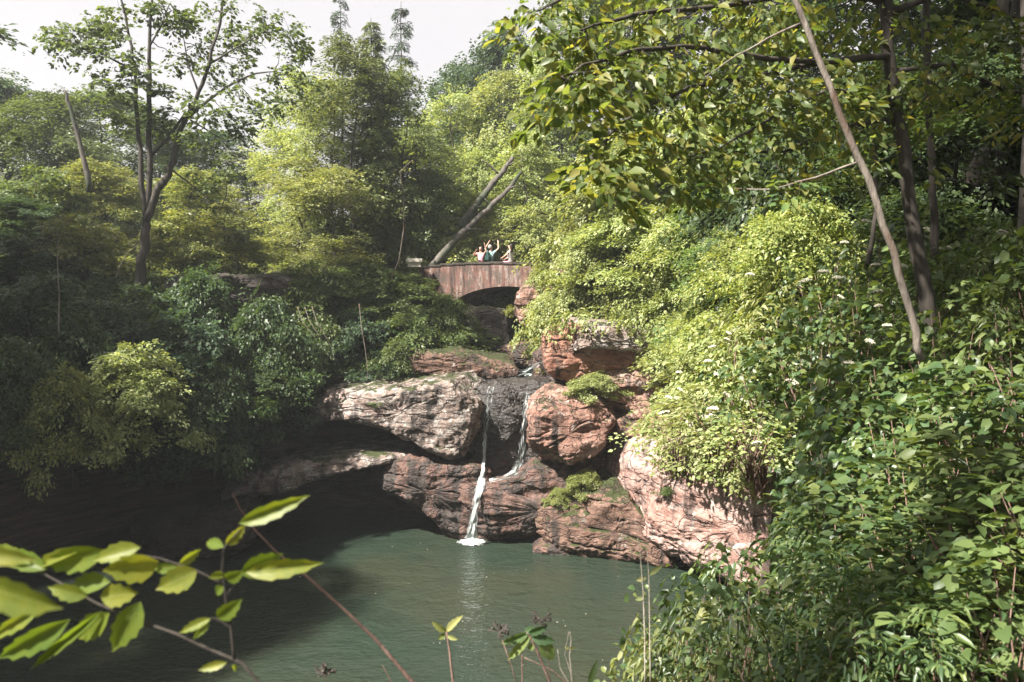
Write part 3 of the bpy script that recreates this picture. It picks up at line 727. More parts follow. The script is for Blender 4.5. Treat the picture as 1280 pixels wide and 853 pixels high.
PR = {
 'maple': broad_tree(1, 12, 3.4, .22, 62, 20, .19, 26, tilt=.4, cl=.26, cz=.16),
 'ash': broad_tree(2, 13, 3.0, .25, 52, 19, .18, 26, shape='egg', tilt=.45, cl=.26, cz=.18),
 'oak': broad_tree(3, 11, 4.0, .18, 70, 22, .19, 26, shape='dome', tilt=.4, cl=.24, cz=.16),
 'poplar': broad_tree(4, 13, 2.2, .2, 52, 16, .16, 26, shape='egg', trunk_r=.12, tilt=.5, cl=.3, cz=.25),
 'beech': broad_tree(5, 8, 3.6, .06, 84, 26, .175, 30, tilt=.2, droop=.3, shape='bush', trunk_r=.12, spl=1.0, cl=.26, cz=.03, coh=.4),
 'beech2': broad_tree(6, 7, 3.8, .04, 80, 26, .175, 30, tilt=.22, droop=.35, shape='dome', trunk_r=.12, spl=1.0, cl=.26, cz=.035, coh=.4),
 'hemlock': conifer(7, 14, 3.0, 40, .3, .06, .1, .3, 10),
 'pine': conifer(8, 15, 2.2, 30, .22, .3, .25, .1, 6),
 'bush': broad_tree(9, 3, 1.7, .02, 46, 20, .13, 22, shape='bush', spl=.5, trunk_r=.05, tilt=.32, cl=.24, cz=.07),
 'bush2': broad_tree(10, 3.2, 1.5, .05, 42, 18, .13, 22, shape='dome', spl=.5, trunk_r=.05, tilt=.4, cl=.26, cz=.14),
 'bush3': broad_tree(12, 2.4, 1.9, .0, 50, 20, .12, 24, shape='bush', spl=.5, trunk_r=.04, droop=.5, tilt=.35, cl=.22, cz=.08),
 'thin': broad_tree(13, 5, 1.2, .35, 26, 12, .14, 20, shape='egg', spl=.6, trunk_r=.045),
 'high': broad_tree(14, 22, 4.2, .5, 70, 20, .2, 26, shape='dome', trunk_r=.17, tilt=.5),
}
print('protos', round(time.time() - T0, 1))

def plant(kind, px, Y, top, wpx, mat, label, name='tree', cat='tree', group=None, rot=None, bark='bark', sink=0.0, zb=None, leafpart='crown'):
    """a tree or shrub rooted in the ground at photo column px, Y metres away, whose tip reaches photo row `top` and whose crown spans wpx pixels"""
    p = PR[kind]; x = (px - CX) / F * Y * 1.0
    zg = H1(x, Y) if zb is None else zb
    lim = wpx / F * Y * (1.0 if leafpart == 'foliage' else 1.35)
    if leafpart == 'foliage' or kind.startswith('beech'): zg = max(zg, at(px, top, Y).z - lim)
    h = at(px, top, Y).z - zg + sink
    sw = (wpx / F * Y) / (2 * p.w) / 1.12
    o = empty(name, (x, Y, zg - sink), label, cat, group)
    o.rotation_euler.z = (px * 1.7 + Y * 3.1) % 6.28 if rot is None else rot
    o.scale = (sw, sw, max(.15, h / p.h))
    for nm, me, mt in ((leafpart, p.crown, M[mat]), ('trunk' if leafpart == 'crown' else 'stem', p.trunk, M[bark])):
        c = bpy.data.objects.new(nm, me); COL.objects.link(c); c.parent = o
        if not len(me.materials): me.materials.append(mt)
        c.material_slots[0].link = 'OBJECT'; c.material_slots[0].material = mt
    return o

#  ---- the far wood, behind the bridge and round the clearing
G = 'trees of the wood behind the pool'
rows = [
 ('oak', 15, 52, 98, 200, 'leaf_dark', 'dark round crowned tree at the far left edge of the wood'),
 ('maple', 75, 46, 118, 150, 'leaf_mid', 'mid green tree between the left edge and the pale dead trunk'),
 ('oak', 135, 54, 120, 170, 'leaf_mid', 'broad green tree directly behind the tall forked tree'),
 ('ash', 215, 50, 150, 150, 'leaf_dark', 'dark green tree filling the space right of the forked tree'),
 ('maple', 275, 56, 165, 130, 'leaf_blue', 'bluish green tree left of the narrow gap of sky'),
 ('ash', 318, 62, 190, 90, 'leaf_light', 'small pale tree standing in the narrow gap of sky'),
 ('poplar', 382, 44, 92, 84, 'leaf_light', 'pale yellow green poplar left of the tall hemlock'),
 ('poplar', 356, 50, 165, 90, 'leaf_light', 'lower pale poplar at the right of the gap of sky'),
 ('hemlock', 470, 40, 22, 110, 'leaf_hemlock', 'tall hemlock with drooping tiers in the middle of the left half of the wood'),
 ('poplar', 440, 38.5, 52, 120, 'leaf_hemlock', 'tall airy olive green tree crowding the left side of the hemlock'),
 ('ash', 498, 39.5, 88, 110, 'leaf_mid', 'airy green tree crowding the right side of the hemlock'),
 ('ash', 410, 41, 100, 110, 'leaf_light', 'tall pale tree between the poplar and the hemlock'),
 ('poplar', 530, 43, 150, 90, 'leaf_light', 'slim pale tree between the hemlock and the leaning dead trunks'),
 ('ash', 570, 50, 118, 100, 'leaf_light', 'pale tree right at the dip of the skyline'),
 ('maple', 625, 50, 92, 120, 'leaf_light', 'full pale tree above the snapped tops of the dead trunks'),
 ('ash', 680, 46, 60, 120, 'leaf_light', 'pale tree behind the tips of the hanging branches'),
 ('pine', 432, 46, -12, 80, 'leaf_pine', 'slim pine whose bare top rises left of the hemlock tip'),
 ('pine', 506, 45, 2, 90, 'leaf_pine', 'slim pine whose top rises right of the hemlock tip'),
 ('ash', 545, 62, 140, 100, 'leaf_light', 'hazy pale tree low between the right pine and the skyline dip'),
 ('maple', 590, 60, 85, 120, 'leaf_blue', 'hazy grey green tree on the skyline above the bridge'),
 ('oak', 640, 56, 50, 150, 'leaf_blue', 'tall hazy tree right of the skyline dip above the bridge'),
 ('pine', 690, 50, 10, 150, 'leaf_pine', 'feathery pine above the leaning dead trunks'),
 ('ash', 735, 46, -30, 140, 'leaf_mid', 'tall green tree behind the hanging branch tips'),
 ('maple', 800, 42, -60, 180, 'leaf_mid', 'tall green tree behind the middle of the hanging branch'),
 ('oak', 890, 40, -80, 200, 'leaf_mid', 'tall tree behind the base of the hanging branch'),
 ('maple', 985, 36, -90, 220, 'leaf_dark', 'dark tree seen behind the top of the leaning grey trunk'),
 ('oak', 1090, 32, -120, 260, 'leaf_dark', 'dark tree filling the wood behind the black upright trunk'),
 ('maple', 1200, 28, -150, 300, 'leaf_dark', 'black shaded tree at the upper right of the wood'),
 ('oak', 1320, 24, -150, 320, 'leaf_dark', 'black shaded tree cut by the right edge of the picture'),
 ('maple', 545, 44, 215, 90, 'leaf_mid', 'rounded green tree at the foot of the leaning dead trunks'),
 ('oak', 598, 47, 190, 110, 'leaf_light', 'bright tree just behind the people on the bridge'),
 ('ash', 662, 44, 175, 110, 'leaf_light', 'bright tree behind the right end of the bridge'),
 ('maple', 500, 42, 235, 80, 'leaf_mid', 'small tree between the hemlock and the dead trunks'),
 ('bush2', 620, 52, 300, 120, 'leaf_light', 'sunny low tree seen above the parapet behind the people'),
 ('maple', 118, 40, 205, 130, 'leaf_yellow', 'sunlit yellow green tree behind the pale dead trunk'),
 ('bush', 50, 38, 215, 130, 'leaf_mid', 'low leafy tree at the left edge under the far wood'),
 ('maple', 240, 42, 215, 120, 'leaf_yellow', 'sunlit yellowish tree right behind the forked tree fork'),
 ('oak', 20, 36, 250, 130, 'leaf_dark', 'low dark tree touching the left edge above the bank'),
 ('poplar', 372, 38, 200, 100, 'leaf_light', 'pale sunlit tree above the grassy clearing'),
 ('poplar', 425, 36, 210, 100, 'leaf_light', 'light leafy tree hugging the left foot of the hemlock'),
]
for r_ in rows:
    plant(*r_, group=None)
#  ---- big sunlit layered trees over the right cliff
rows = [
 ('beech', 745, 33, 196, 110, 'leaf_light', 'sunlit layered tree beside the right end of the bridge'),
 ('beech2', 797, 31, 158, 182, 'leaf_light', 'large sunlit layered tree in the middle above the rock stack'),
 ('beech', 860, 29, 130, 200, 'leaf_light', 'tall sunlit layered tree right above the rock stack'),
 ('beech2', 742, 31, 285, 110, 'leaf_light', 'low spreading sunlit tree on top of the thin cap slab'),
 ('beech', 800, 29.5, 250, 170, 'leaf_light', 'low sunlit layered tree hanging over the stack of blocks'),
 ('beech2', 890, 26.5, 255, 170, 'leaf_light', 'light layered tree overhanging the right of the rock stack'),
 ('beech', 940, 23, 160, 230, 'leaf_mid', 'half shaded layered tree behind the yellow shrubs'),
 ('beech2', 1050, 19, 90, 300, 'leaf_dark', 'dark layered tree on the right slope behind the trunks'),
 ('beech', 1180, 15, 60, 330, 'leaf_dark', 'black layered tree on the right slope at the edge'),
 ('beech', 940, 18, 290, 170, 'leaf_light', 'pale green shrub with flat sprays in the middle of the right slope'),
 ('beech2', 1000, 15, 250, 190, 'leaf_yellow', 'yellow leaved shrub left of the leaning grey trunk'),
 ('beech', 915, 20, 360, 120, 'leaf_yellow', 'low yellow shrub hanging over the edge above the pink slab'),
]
for r_ in rows: plant(*r_)
#  ---- left bank, clearing and bridge end
SH = dict(name='shrub', cat='shrub', leafpart='foliage')
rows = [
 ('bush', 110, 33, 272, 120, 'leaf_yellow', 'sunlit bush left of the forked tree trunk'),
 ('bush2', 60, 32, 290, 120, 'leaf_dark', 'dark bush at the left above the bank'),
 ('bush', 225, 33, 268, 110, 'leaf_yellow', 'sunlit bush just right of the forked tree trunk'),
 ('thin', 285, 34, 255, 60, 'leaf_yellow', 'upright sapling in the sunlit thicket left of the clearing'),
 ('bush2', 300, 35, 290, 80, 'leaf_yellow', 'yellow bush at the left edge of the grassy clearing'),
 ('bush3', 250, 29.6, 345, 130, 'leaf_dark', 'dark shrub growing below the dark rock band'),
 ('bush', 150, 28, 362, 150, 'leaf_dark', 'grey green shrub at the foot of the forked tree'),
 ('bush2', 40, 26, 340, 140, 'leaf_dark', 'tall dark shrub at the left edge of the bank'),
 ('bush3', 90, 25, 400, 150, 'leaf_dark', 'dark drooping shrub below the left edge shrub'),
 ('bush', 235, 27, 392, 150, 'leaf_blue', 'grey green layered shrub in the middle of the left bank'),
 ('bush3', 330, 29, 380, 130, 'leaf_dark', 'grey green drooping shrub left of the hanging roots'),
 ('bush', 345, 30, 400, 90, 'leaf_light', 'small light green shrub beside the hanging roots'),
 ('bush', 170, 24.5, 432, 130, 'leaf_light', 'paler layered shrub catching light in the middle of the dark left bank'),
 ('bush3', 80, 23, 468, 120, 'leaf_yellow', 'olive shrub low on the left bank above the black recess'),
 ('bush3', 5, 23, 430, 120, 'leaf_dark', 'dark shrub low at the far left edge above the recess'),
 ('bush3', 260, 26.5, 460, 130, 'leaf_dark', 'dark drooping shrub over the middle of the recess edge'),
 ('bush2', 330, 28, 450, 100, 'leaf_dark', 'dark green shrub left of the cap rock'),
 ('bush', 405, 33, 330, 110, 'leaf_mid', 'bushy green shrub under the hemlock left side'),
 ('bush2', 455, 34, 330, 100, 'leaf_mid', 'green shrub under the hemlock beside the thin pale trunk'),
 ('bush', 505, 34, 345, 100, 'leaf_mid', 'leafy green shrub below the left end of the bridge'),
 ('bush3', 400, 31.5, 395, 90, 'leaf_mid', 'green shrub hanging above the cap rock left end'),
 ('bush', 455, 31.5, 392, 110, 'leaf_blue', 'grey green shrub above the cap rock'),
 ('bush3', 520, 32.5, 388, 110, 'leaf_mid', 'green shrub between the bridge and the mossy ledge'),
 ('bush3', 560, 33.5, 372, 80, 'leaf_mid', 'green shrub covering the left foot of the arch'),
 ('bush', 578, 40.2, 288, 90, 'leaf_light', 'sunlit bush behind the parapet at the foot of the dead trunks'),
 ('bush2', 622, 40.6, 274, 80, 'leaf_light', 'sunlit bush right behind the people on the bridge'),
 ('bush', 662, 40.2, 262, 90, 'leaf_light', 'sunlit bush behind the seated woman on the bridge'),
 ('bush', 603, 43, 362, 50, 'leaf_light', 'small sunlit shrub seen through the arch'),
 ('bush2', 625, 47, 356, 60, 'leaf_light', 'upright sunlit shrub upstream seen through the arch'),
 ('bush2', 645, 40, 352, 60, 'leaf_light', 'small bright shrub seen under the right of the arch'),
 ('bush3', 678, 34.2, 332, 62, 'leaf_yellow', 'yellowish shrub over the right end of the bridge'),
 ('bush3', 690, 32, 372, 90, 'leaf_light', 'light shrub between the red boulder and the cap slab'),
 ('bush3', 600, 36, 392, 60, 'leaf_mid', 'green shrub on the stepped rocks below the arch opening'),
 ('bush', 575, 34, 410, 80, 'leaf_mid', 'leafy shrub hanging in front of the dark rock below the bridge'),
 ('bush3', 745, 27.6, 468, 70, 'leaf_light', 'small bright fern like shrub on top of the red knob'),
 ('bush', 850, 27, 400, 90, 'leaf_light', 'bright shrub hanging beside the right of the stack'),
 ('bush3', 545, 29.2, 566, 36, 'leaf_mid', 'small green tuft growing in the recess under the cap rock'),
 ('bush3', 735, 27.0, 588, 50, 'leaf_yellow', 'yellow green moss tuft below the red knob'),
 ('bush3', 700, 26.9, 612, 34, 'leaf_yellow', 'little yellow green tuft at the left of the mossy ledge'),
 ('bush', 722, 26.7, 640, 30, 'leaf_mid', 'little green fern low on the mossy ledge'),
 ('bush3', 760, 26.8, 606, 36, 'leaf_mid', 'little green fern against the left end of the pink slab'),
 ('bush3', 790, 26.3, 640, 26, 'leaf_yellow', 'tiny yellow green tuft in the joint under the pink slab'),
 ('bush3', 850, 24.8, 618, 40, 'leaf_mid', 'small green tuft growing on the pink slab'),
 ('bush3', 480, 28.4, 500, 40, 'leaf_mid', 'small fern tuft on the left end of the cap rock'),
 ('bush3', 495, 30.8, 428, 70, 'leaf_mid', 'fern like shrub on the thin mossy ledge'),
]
ZB = {'little yellow green tuft at the left of the mossy ledge': 1.6, 'little green fern low on the mossy ledge': .9, 'little green fern against the left end of the pink slab': 1.7, 'tiny yellow green tuft in the joint under the pink slab': 1.0,
      'small green tuft growing in the recess under the cap rock': 2.9, 'small bright fern like shrub on top of the red knob': 5.2,
      'yellow green moss tuft below the red knob': 1.9, 'small green tuft growing on the pink slab': 2.6, 'small fern tuft on the left end of the cap rock': 4.9}
for r_ in rows: plant(*r_, zb=ZB.get(r_[-1]), **SH)

#  ---- tall trees added for their shade, outside the picture on the left and overhead
def shade(kind, x, y, h, w, label, mat='leaf_dark'):
    p = PR[kind]; z = H1(x, y)
    o = empty('tree', (x, y, z), label, 'tree'); s = w / (2 * p.w); o.scale = (s, s, h / p.h); o.rotation_euler.z = x
    for nm, me, mt in (('crown', p.crown, M[mat]), ('trunk', p.trunk, M['bark'])):
        c = bpy.data.objects.new(nm, me); COL.objects.link(c); c.parent = o
        if not len(me.materials): me.materials.append(mt)
        c.material_slots[0].link = 'OBJECT'; c.material_slots[0].material = mt
shade('oak', -21, 20, 12.5, 9, 'tall shade tree on the left bank outside the view, nearest the recess')
shade('maple', -24, 26, 12, 9, 'tall shade tree on the left bank outside the view, farthest along')
shade('oak', -23, 12, 13, 10, 'tall shade tree on the left bank outside the view, nearest the camera')
for x_, y_, lab in ((7.9, 12.5, 'added tall shade tree crowned above the view on the right slope, nearest the leaning grey trunk'), (10.4, 17, 'added tall shade tree crowned above the view further up the right slope'), (12.6, 21.5, 'added tall shade tree crowned above the view farthest up the right slope'),
                    (10.5, 13, 'added tall shade tree crowned above the view just outside the right edge')):
    shade('high', x_, y_, 22, 9, lab)  # crowns above the view, added to darken the right wood
def shade_canopy():  # unseen crown added between sun and near slope to shade it
    
    rng = np.random.RandomState(8); rnd = random.Random(8); o = empty('tree', (-6, -2, H1(-6, -2)), 'big unseen tree added beside the camera, its crown leaning over to shade the near slope', 'tree')
    mb = MB(); T = [Vector(p) for p in ((0, 0, -.4), (.3, .3, 4), (1.6, 1.6, 7.5), (4.5, 3.8, 9.3), (8.4, 5.6, 10.2))]; mb.tube(T, [.4, .33, .26, .18, .08], 10, 1, .05); pos = []
    for i in range(150):
        c = Vector((rng.uniform(6.3, 13), rng.uniform(2.2, 11.5), rng.uniform(7.8, 12))) ; q = min(T, key=lambda t: (t - c).length)
        if i % 2: mb.tube(wiggle(q, c, 3, .04, rnd), [.06, .04, .025, .01], 5)
        for _ in range(16): pos.append(tuple(c + Vector(rng.normal(0, .42, 3))))
    for i in range(8):
        c = Vector((rng.uniform(1.5, 6), rng.uniform(.5, 5), rng.uniform(8, 11.5)))
        for _ in range(16): pos.append(tuple(c + Vector(rng.normal(0, .4, 3))))
    for i in range(75):
        c = Vector((rng.uniform(9.5, 15.5), rng.uniform(5, 12.5), rng.uniform(8.8, 12.5)))
        for _ in range(16): pos.append(tuple(c + Vector(rng.normal(0, .42, 3))))
    m = len(pos); A = place([make_spray(rng, 24, .7, .4, .17, .5, .3) for _ in range(4)], rng, np.array(pos), rng.uniform(0, 6.28, m), rng.normal(0, .3, m), np.ones(m))
    link('crown', leaves_mesh('crown', *A), M['leaf_mid'], o); mb.build('trunk', M['bark'], o, True)
shade_canopy()

# ------------------------------------------------------------------ undergrowth (uncountable)
def undergrowth(label, n, region, mat, seed, leaf=.12, spl=.5, lift=(.0, .6), tpl='far', nl=20, tilt=.45):
    rng = np.random.RandomState(seed); pts = []
    x = rng.uniform(region[0], region[1], n); y = rng.uniform(region[2], region[3], n)
    d = seg_dist(x, y, POOL); ds = seg_dist(x, y, STREAM, False)
    den = fbm(np.stack([x, y, 0 * x + seed], 1) * .5, 2)
    k = (d > .35) & (ds > 1.9) & (den > -.45)
    if len(region) > 4: k &= region[4](x, y)
    x, y = x[k], y[k]; z = Hf(x, y) + rng.uniform(lift[0], lift[1], len(x)) * (1 + fbm(np.stack([x, y, 0 * x + 3], 1) * .8, 2))
    sprays = [make_spray(rng, nl, spl, spl * .6, leaf, tilt, .4) for _ in range(6)]
    A = place(sprays, rng, np.stack([x, y, z], 1), rng.uniform(0, 6.28, len(x)), rng.normal(.1, .3, len(x)), rng.uniform(.7, 1.4, len(x)))
    o = link('undergrowth', leaves_mesh('undergrowth', *A, tpl=tpl), M[mat]); tag(o, label, 'undergrowth', kind='stuff')
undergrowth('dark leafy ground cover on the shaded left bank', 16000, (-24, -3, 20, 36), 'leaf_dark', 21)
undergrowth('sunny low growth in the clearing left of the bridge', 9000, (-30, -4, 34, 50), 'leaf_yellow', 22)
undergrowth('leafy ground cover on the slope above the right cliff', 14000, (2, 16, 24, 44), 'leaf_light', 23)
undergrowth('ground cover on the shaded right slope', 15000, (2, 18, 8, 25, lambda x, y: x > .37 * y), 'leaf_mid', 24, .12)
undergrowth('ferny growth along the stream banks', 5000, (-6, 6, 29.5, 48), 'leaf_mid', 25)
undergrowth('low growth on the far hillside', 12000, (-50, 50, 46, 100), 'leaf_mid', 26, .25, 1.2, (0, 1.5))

print('far scene', round(time.time() - T0, 1))
# ------------------------------------------------------------------ bridge
def build_bridge():
    a = math.radians(30); Y0 = 36.4
    c0 = at(600, 340, Y0); ux = Vector((math.cos(a), -math.sin(a), 0)); vy = Vector((math.sin(a), math.cos(a), 0))
    root = empty('stone_bridge', (c0.x, Y0, 6), 'weathered reddish stone arch bridge with a low solid parapet over the stream', 'bridge')
    root.rotation_euler.z = -a
    T = 2.7; n = 80; us = np.linspace(-3.5, 4.6, n)
    top = lambda u: 3.93 - .012 * (u - .8) ** 2
    def sof(u):
        q = abs(u - 1.5) / 3.7
        return 2.92 - 1.0 * q ** 2 - .8 * q ** 8 if q < 1 else -2.0
    V = []; rng = np.random.RandomState(4)
    for u in us:
        s = sof(u)
        for (yy, zz) in ((0, s), (0, (s + top(u)) / 2), (0, top(u)), (.36, top(u)), (.36, 3.2), (T - .36, 3.2), (T - .36, top(u)), (T, top(u)), (T, s)):
            V.append((u, yy, zz))
    k = 9; Fs = [(i * k + j, (i + 1) * k + j, (i + 1) * k + (j + 1) % k, i * k + (j + 1) % k) for i in range(n - 1) for j in range(k)]
    Fs += [tuple(range(k)), tuple((n - 1) * k + j for j in range(k))[::-1]]
    me = bpy.data.meshes.new('arch_wall'); me.from_pydata(V, [], Fs); me.update(); link('arch_wall', me, M['bridge'], root)
    for nm, y0 in (('coping', -.06), ('coping', T - .42)):
        mb = MB(); segs = 12
        for i in range(segs):
            u0 = -3.5 + 8.1 * i / segs; u1 = u0 + 8.1 / segs - .006; um = (u0 + u1) / 2
            j = rng.uniform(-.012, .012)
            mb.box((um, y0 + .24 + j, top(um) + .045 + j), (u1 - u0, .46 + 2 * j, .09))
        mb.build(nm, M['coping'], root)
    return root, ux, vy, c0
bridge, BU, BV, BC = build_bridge()
mb = MB(); p = at(518, 325.5, 37.2); mb.box((0, 0, 0), (.75, .4, .16), 0); mb.box((0, 0.02, -.2), (.6, .3, .23), 0)
tag(mb.build('stone_block', M['concrete'], None, loc=tuple(p)), 'pale flat stone block at the left end of the bridge parapet', 'stone block')

# ------------------------------------------------------------------ people on the bridge
def skin_mesh(name, joints, edges, mat, parent, sub=2):
    me = bpy.data.meshes.new(name); me.from_pydata([j[0] for j in joints], edges, [])
    o = link(name, me, mat, parent)
    md = o.modifiers.new('skin', 'SKIN'); ly = me.skin_vertices[0] if me.skin_vertices else None
    if ly is None:
        bm = bmesh.new(); bm.from_mesh(me); bm.verts.layers.skin.verify(); bm.to_mesh(me); bm.free(); ly = me.skin_vertices[0]
    for i, j in enumerate(joints):
        r = j[1] if isinstance(j[1], tuple) else (j[1], j[1]); ly.data[i].radius = r
        ly.data[i].use_root = (i == 0)
    o.modifiers.new('sub', 'SUBSURF').levels = sub; o.modifiers['sub'].render_levels = sub
    md.use_smooth_shade = True
    return o
def person(label, loc, rz, arms, top, top_mat, leg_mat, hair_mat, hair_len=.12, sit=False, h=1.65, dress=False):
    """arms: two lists of elbow/wrist/hand points in body space (x right, y forward, z up)"""
    root_z = .9 if not sit else .55
    o = empty('person', loc, label, 'person'); o.rotation_euler.z = rz; s = h / 1.7; o.scale = (s, s, s)
    P = [((0, 0, root_z), (.14, .1)), ((0, 0, root_z + .22), (.115, .085)), ((0, .0, root_z + .42), (.15, .095)), ((0, 0, root_z + .54), (.06, .055)),
         ((0, .01, root_z + .62), (.05, .05)), ((0, .015, root_z + .7), (.098, .115)), ((0, .01, root_z + .8), (.085, .1)), ((0, .125, root_z + .69), (.014, .014))]
    E = [(0, 1), (1, 2), (2, 3), (3, 4), (4, 5), (5, 6), (5, 7)]
    def add(p, r, par): P.append((p, r)); E.append((par, len(P) - 1)); return len(P) - 1
    legs = []
    for sx in (-1, 1):
        a = add((sx * .09, 0, root_z - .06), .085, 0)
        if sit: b = add((sx * .11, .42, root_z - .02), .06, a); c = add((sx * .11, .46, root_z - .46), .04, b); d = add((sx * .11, .6, root_z - .5), .035, c)
        else: b = add((sx * .1, .02, .48), .058, a); c = add((sx * .1, -.01, .08), .038, b); d = add((sx * .1, .14, .035), .035, c)
    for sx, (el, wr) in zip((-1, 1), arms):
        a = add((sx * .17, 0, root_z + .46), .055, 2); b = add(el, .04, a); c = add(wr, .028, b)
        d = Vector(wr) - Vector(el); d.normalize(); up = Vector((0, 0, 1)); sd_ = d.cross(up); sd_ = sd_.normalized() if sd_.length > .1 else Vector((1, 0, 0))
        pm = add(tuple(Vector(wr) + d * .06), (.036, .018), c)
        for q in (-1.5, -.5, .5, 1.5):
            add(tuple(Vector(wr) + d * (.15 - abs(q) * .01) + sd_ * q * .02), .008, pm)
        add(tuple(Vector(wr) + d * .07 + sd_ * .055 * sx), .009, c)
    skin_mesh('body', P, E, M['skin'], o)
    Tt = [((0, 0, root_z - (.1 if not dress else .35)), (.17, .13) if not dress else (.2, .17)), ((0, 0, root_z + .2), (.135, .105)), ((0, 0, root_z + .42), (.17, .115)), ((0, 0, root_z + .5), (.07, .065))]
    Te = [(0, 1), (1, 2), (2, 3)]
    for sx, (el, wr) in zip((-1, 1), arms):
        q = Vector((sx * .17, 0, root_z + .46)); e = q.lerp(Vector(el), .55 if top != 'tank' else .12)
        Tt += [(tuple(q), .07), (tuple(e), .06)]; Te += [(2, len(Tt) - 2), (len(Tt) - 2, len(Tt) - 1)]
    skin_mesh('top', Tt, Te, M[top_mat], o).name = 'shirt' if not dress else 'dress'
    if not dress:
        L = [((0, 0, root_z - .02), (.155, .115))]; Le = []
        for sx in (-1, 1):
            k = len(L)
            if sit: L += [((sx * .1, .05, root_z - .05), .1), ((sx * .11, .4, root_z - .02), .075)]
            else: L += [((sx * .1, 0, root_z - .12), .1), ((sx * .1, .02, .48), .07), ((sx * .1, 0, .12), .06)]
            Le += [(0, k)] + [(i, i + 1) for i in range(k, len(L) - 1)]
        skin_mesh('trousers', L, Le, M[leg_mat], o)
    Hh = [((0, -.02, root_z + .84), (.11, .12)), ((0, -.07, root_z + .74), (.115, .09)), ((0, -.09, root_z + .7 - hair_len), (.085, .04))]
    skin_mesh('hair', Hh, [(0, 1), (1, 2)], M[hair_mat], o)
    for sx in (-1, 1):
        bm = bmesh.new(); bmesh.ops.create_uvsphere(bm, u_segments=8, v_segments=6, radius=.011); me = bpy.data.meshes.new('eye'); bm.to_mesh(me); bm.free()
        link('eye', me, M['phone'], o, (sx * .034, .112, root_z + .725))
    return o
def on_deck(px, dv, z=9.1):
    """a spot on the deck: photo column px, dv metres behind the front parapet"""
    y = 36.4
    for _ in range(20):
        x = (px - CX) / F * y; u = (Vector((x, y, 0)) - Vector((BC.x, 36.4, 0)))
        y += (dv - u.dot(BV)) * .8
    return Vector(((px - CX) / F * y, y, z))
p1 = person('woman in a pink sleeveless dress raising both hands on the bridge', on_deck(601, .75), PI * .93,
            [((-.34, .16, 1.52), (-.27, .2, 1.78)), ((.3, .25, 1.3), (.12, .42, 1.5))], 'tank', 'pink', 'denim', 'hair', .3, dress=True, h=1.6)
p2 = person('person in a pale teal shirt raising a phone overhead, back half turned on the bridge', on_deck(613.5, .85), -.5,
            [((-.36, .1, 1.58), (-.22, .2, 1.86)), ((.36, .12, 1.56), (.28, .22, 1.86))], 'tee', 'teal', 'denim', 'hair_grey', .06, h=1.66)
p3 = person('dark haired woman in a white top sitting on the right part of the parapet', on_deck(638, .2, 9.48), PI / 3,
            [((-.27, .1, .85), (-.2, .32, .75)), ((.27, .12, .85), (.2, .34, .72))], 'tank', 'white', 'pink', 'hair', .28, sit=True, h=1.62)
def backpack():
    q = on_deck(613.5, .85); mb = bmesh.new(); bmesh.ops.create_cube(mb, size=1)
    for v in mb.verts: v.co = Vector((v.co.x * .27 * (1 if v.co.z < 0 else .8), v.co.y * .2 * (1 if v.co.z < 0 else .7), v.co.z * .5))
    bmesh.ops.bevel(mb, geom=mb.edges[:] + mb.verts[:], offset=.07, segments=4, affect='EDGES')
    me = bpy.data.meshes.new('backpack'); mb.to_mesh(me); mb.free()
    off = Matrix.Rotation(-.5, 3, 'Z') @ Vector((0, -.22, 0))
    o = link('backpack', me, M['pack'], None, (q.x + off.x, q.y + off.y, 9.1 + 1.17)); o.rotation_euler.z = -.5
    tag(o, 'dark green backpack on the back of the person in the teal shirt', 'backpack')
    for sx in (-1, 1):
        m2 = MB(); m2.tube([(sx * .1, .06, .2), (sx * .13, .2, .27), (sx * .13, .34, .12), (sx * .13, .3, -.12), (sx * .12, .08, -.2)], [.018] * 5, 6)
        m2.build('strap', M['pack'], o)
    m3 = MB(); m3.box((0, -.11, -.06), (.2, .06, .2)); m3.build('pocket', M['pack'], o)
backpack()
mb = MB(); mb.box((0, 0, 0), (.08, .012, .15)); q = on_deck(613.5, .85)
off = Matrix.Rotation(-.5, 3, 'Z') @ Vector((.27, .24, 0))
o = mb.build('phone', M['phone'], None, loc=(q.x + off.x, q.y + off.y, 9.1 + 1.93)); o.rotation_euler.z = -.5
tag(o, 'dark phone held up by the person in the teal shirt', 'phone')

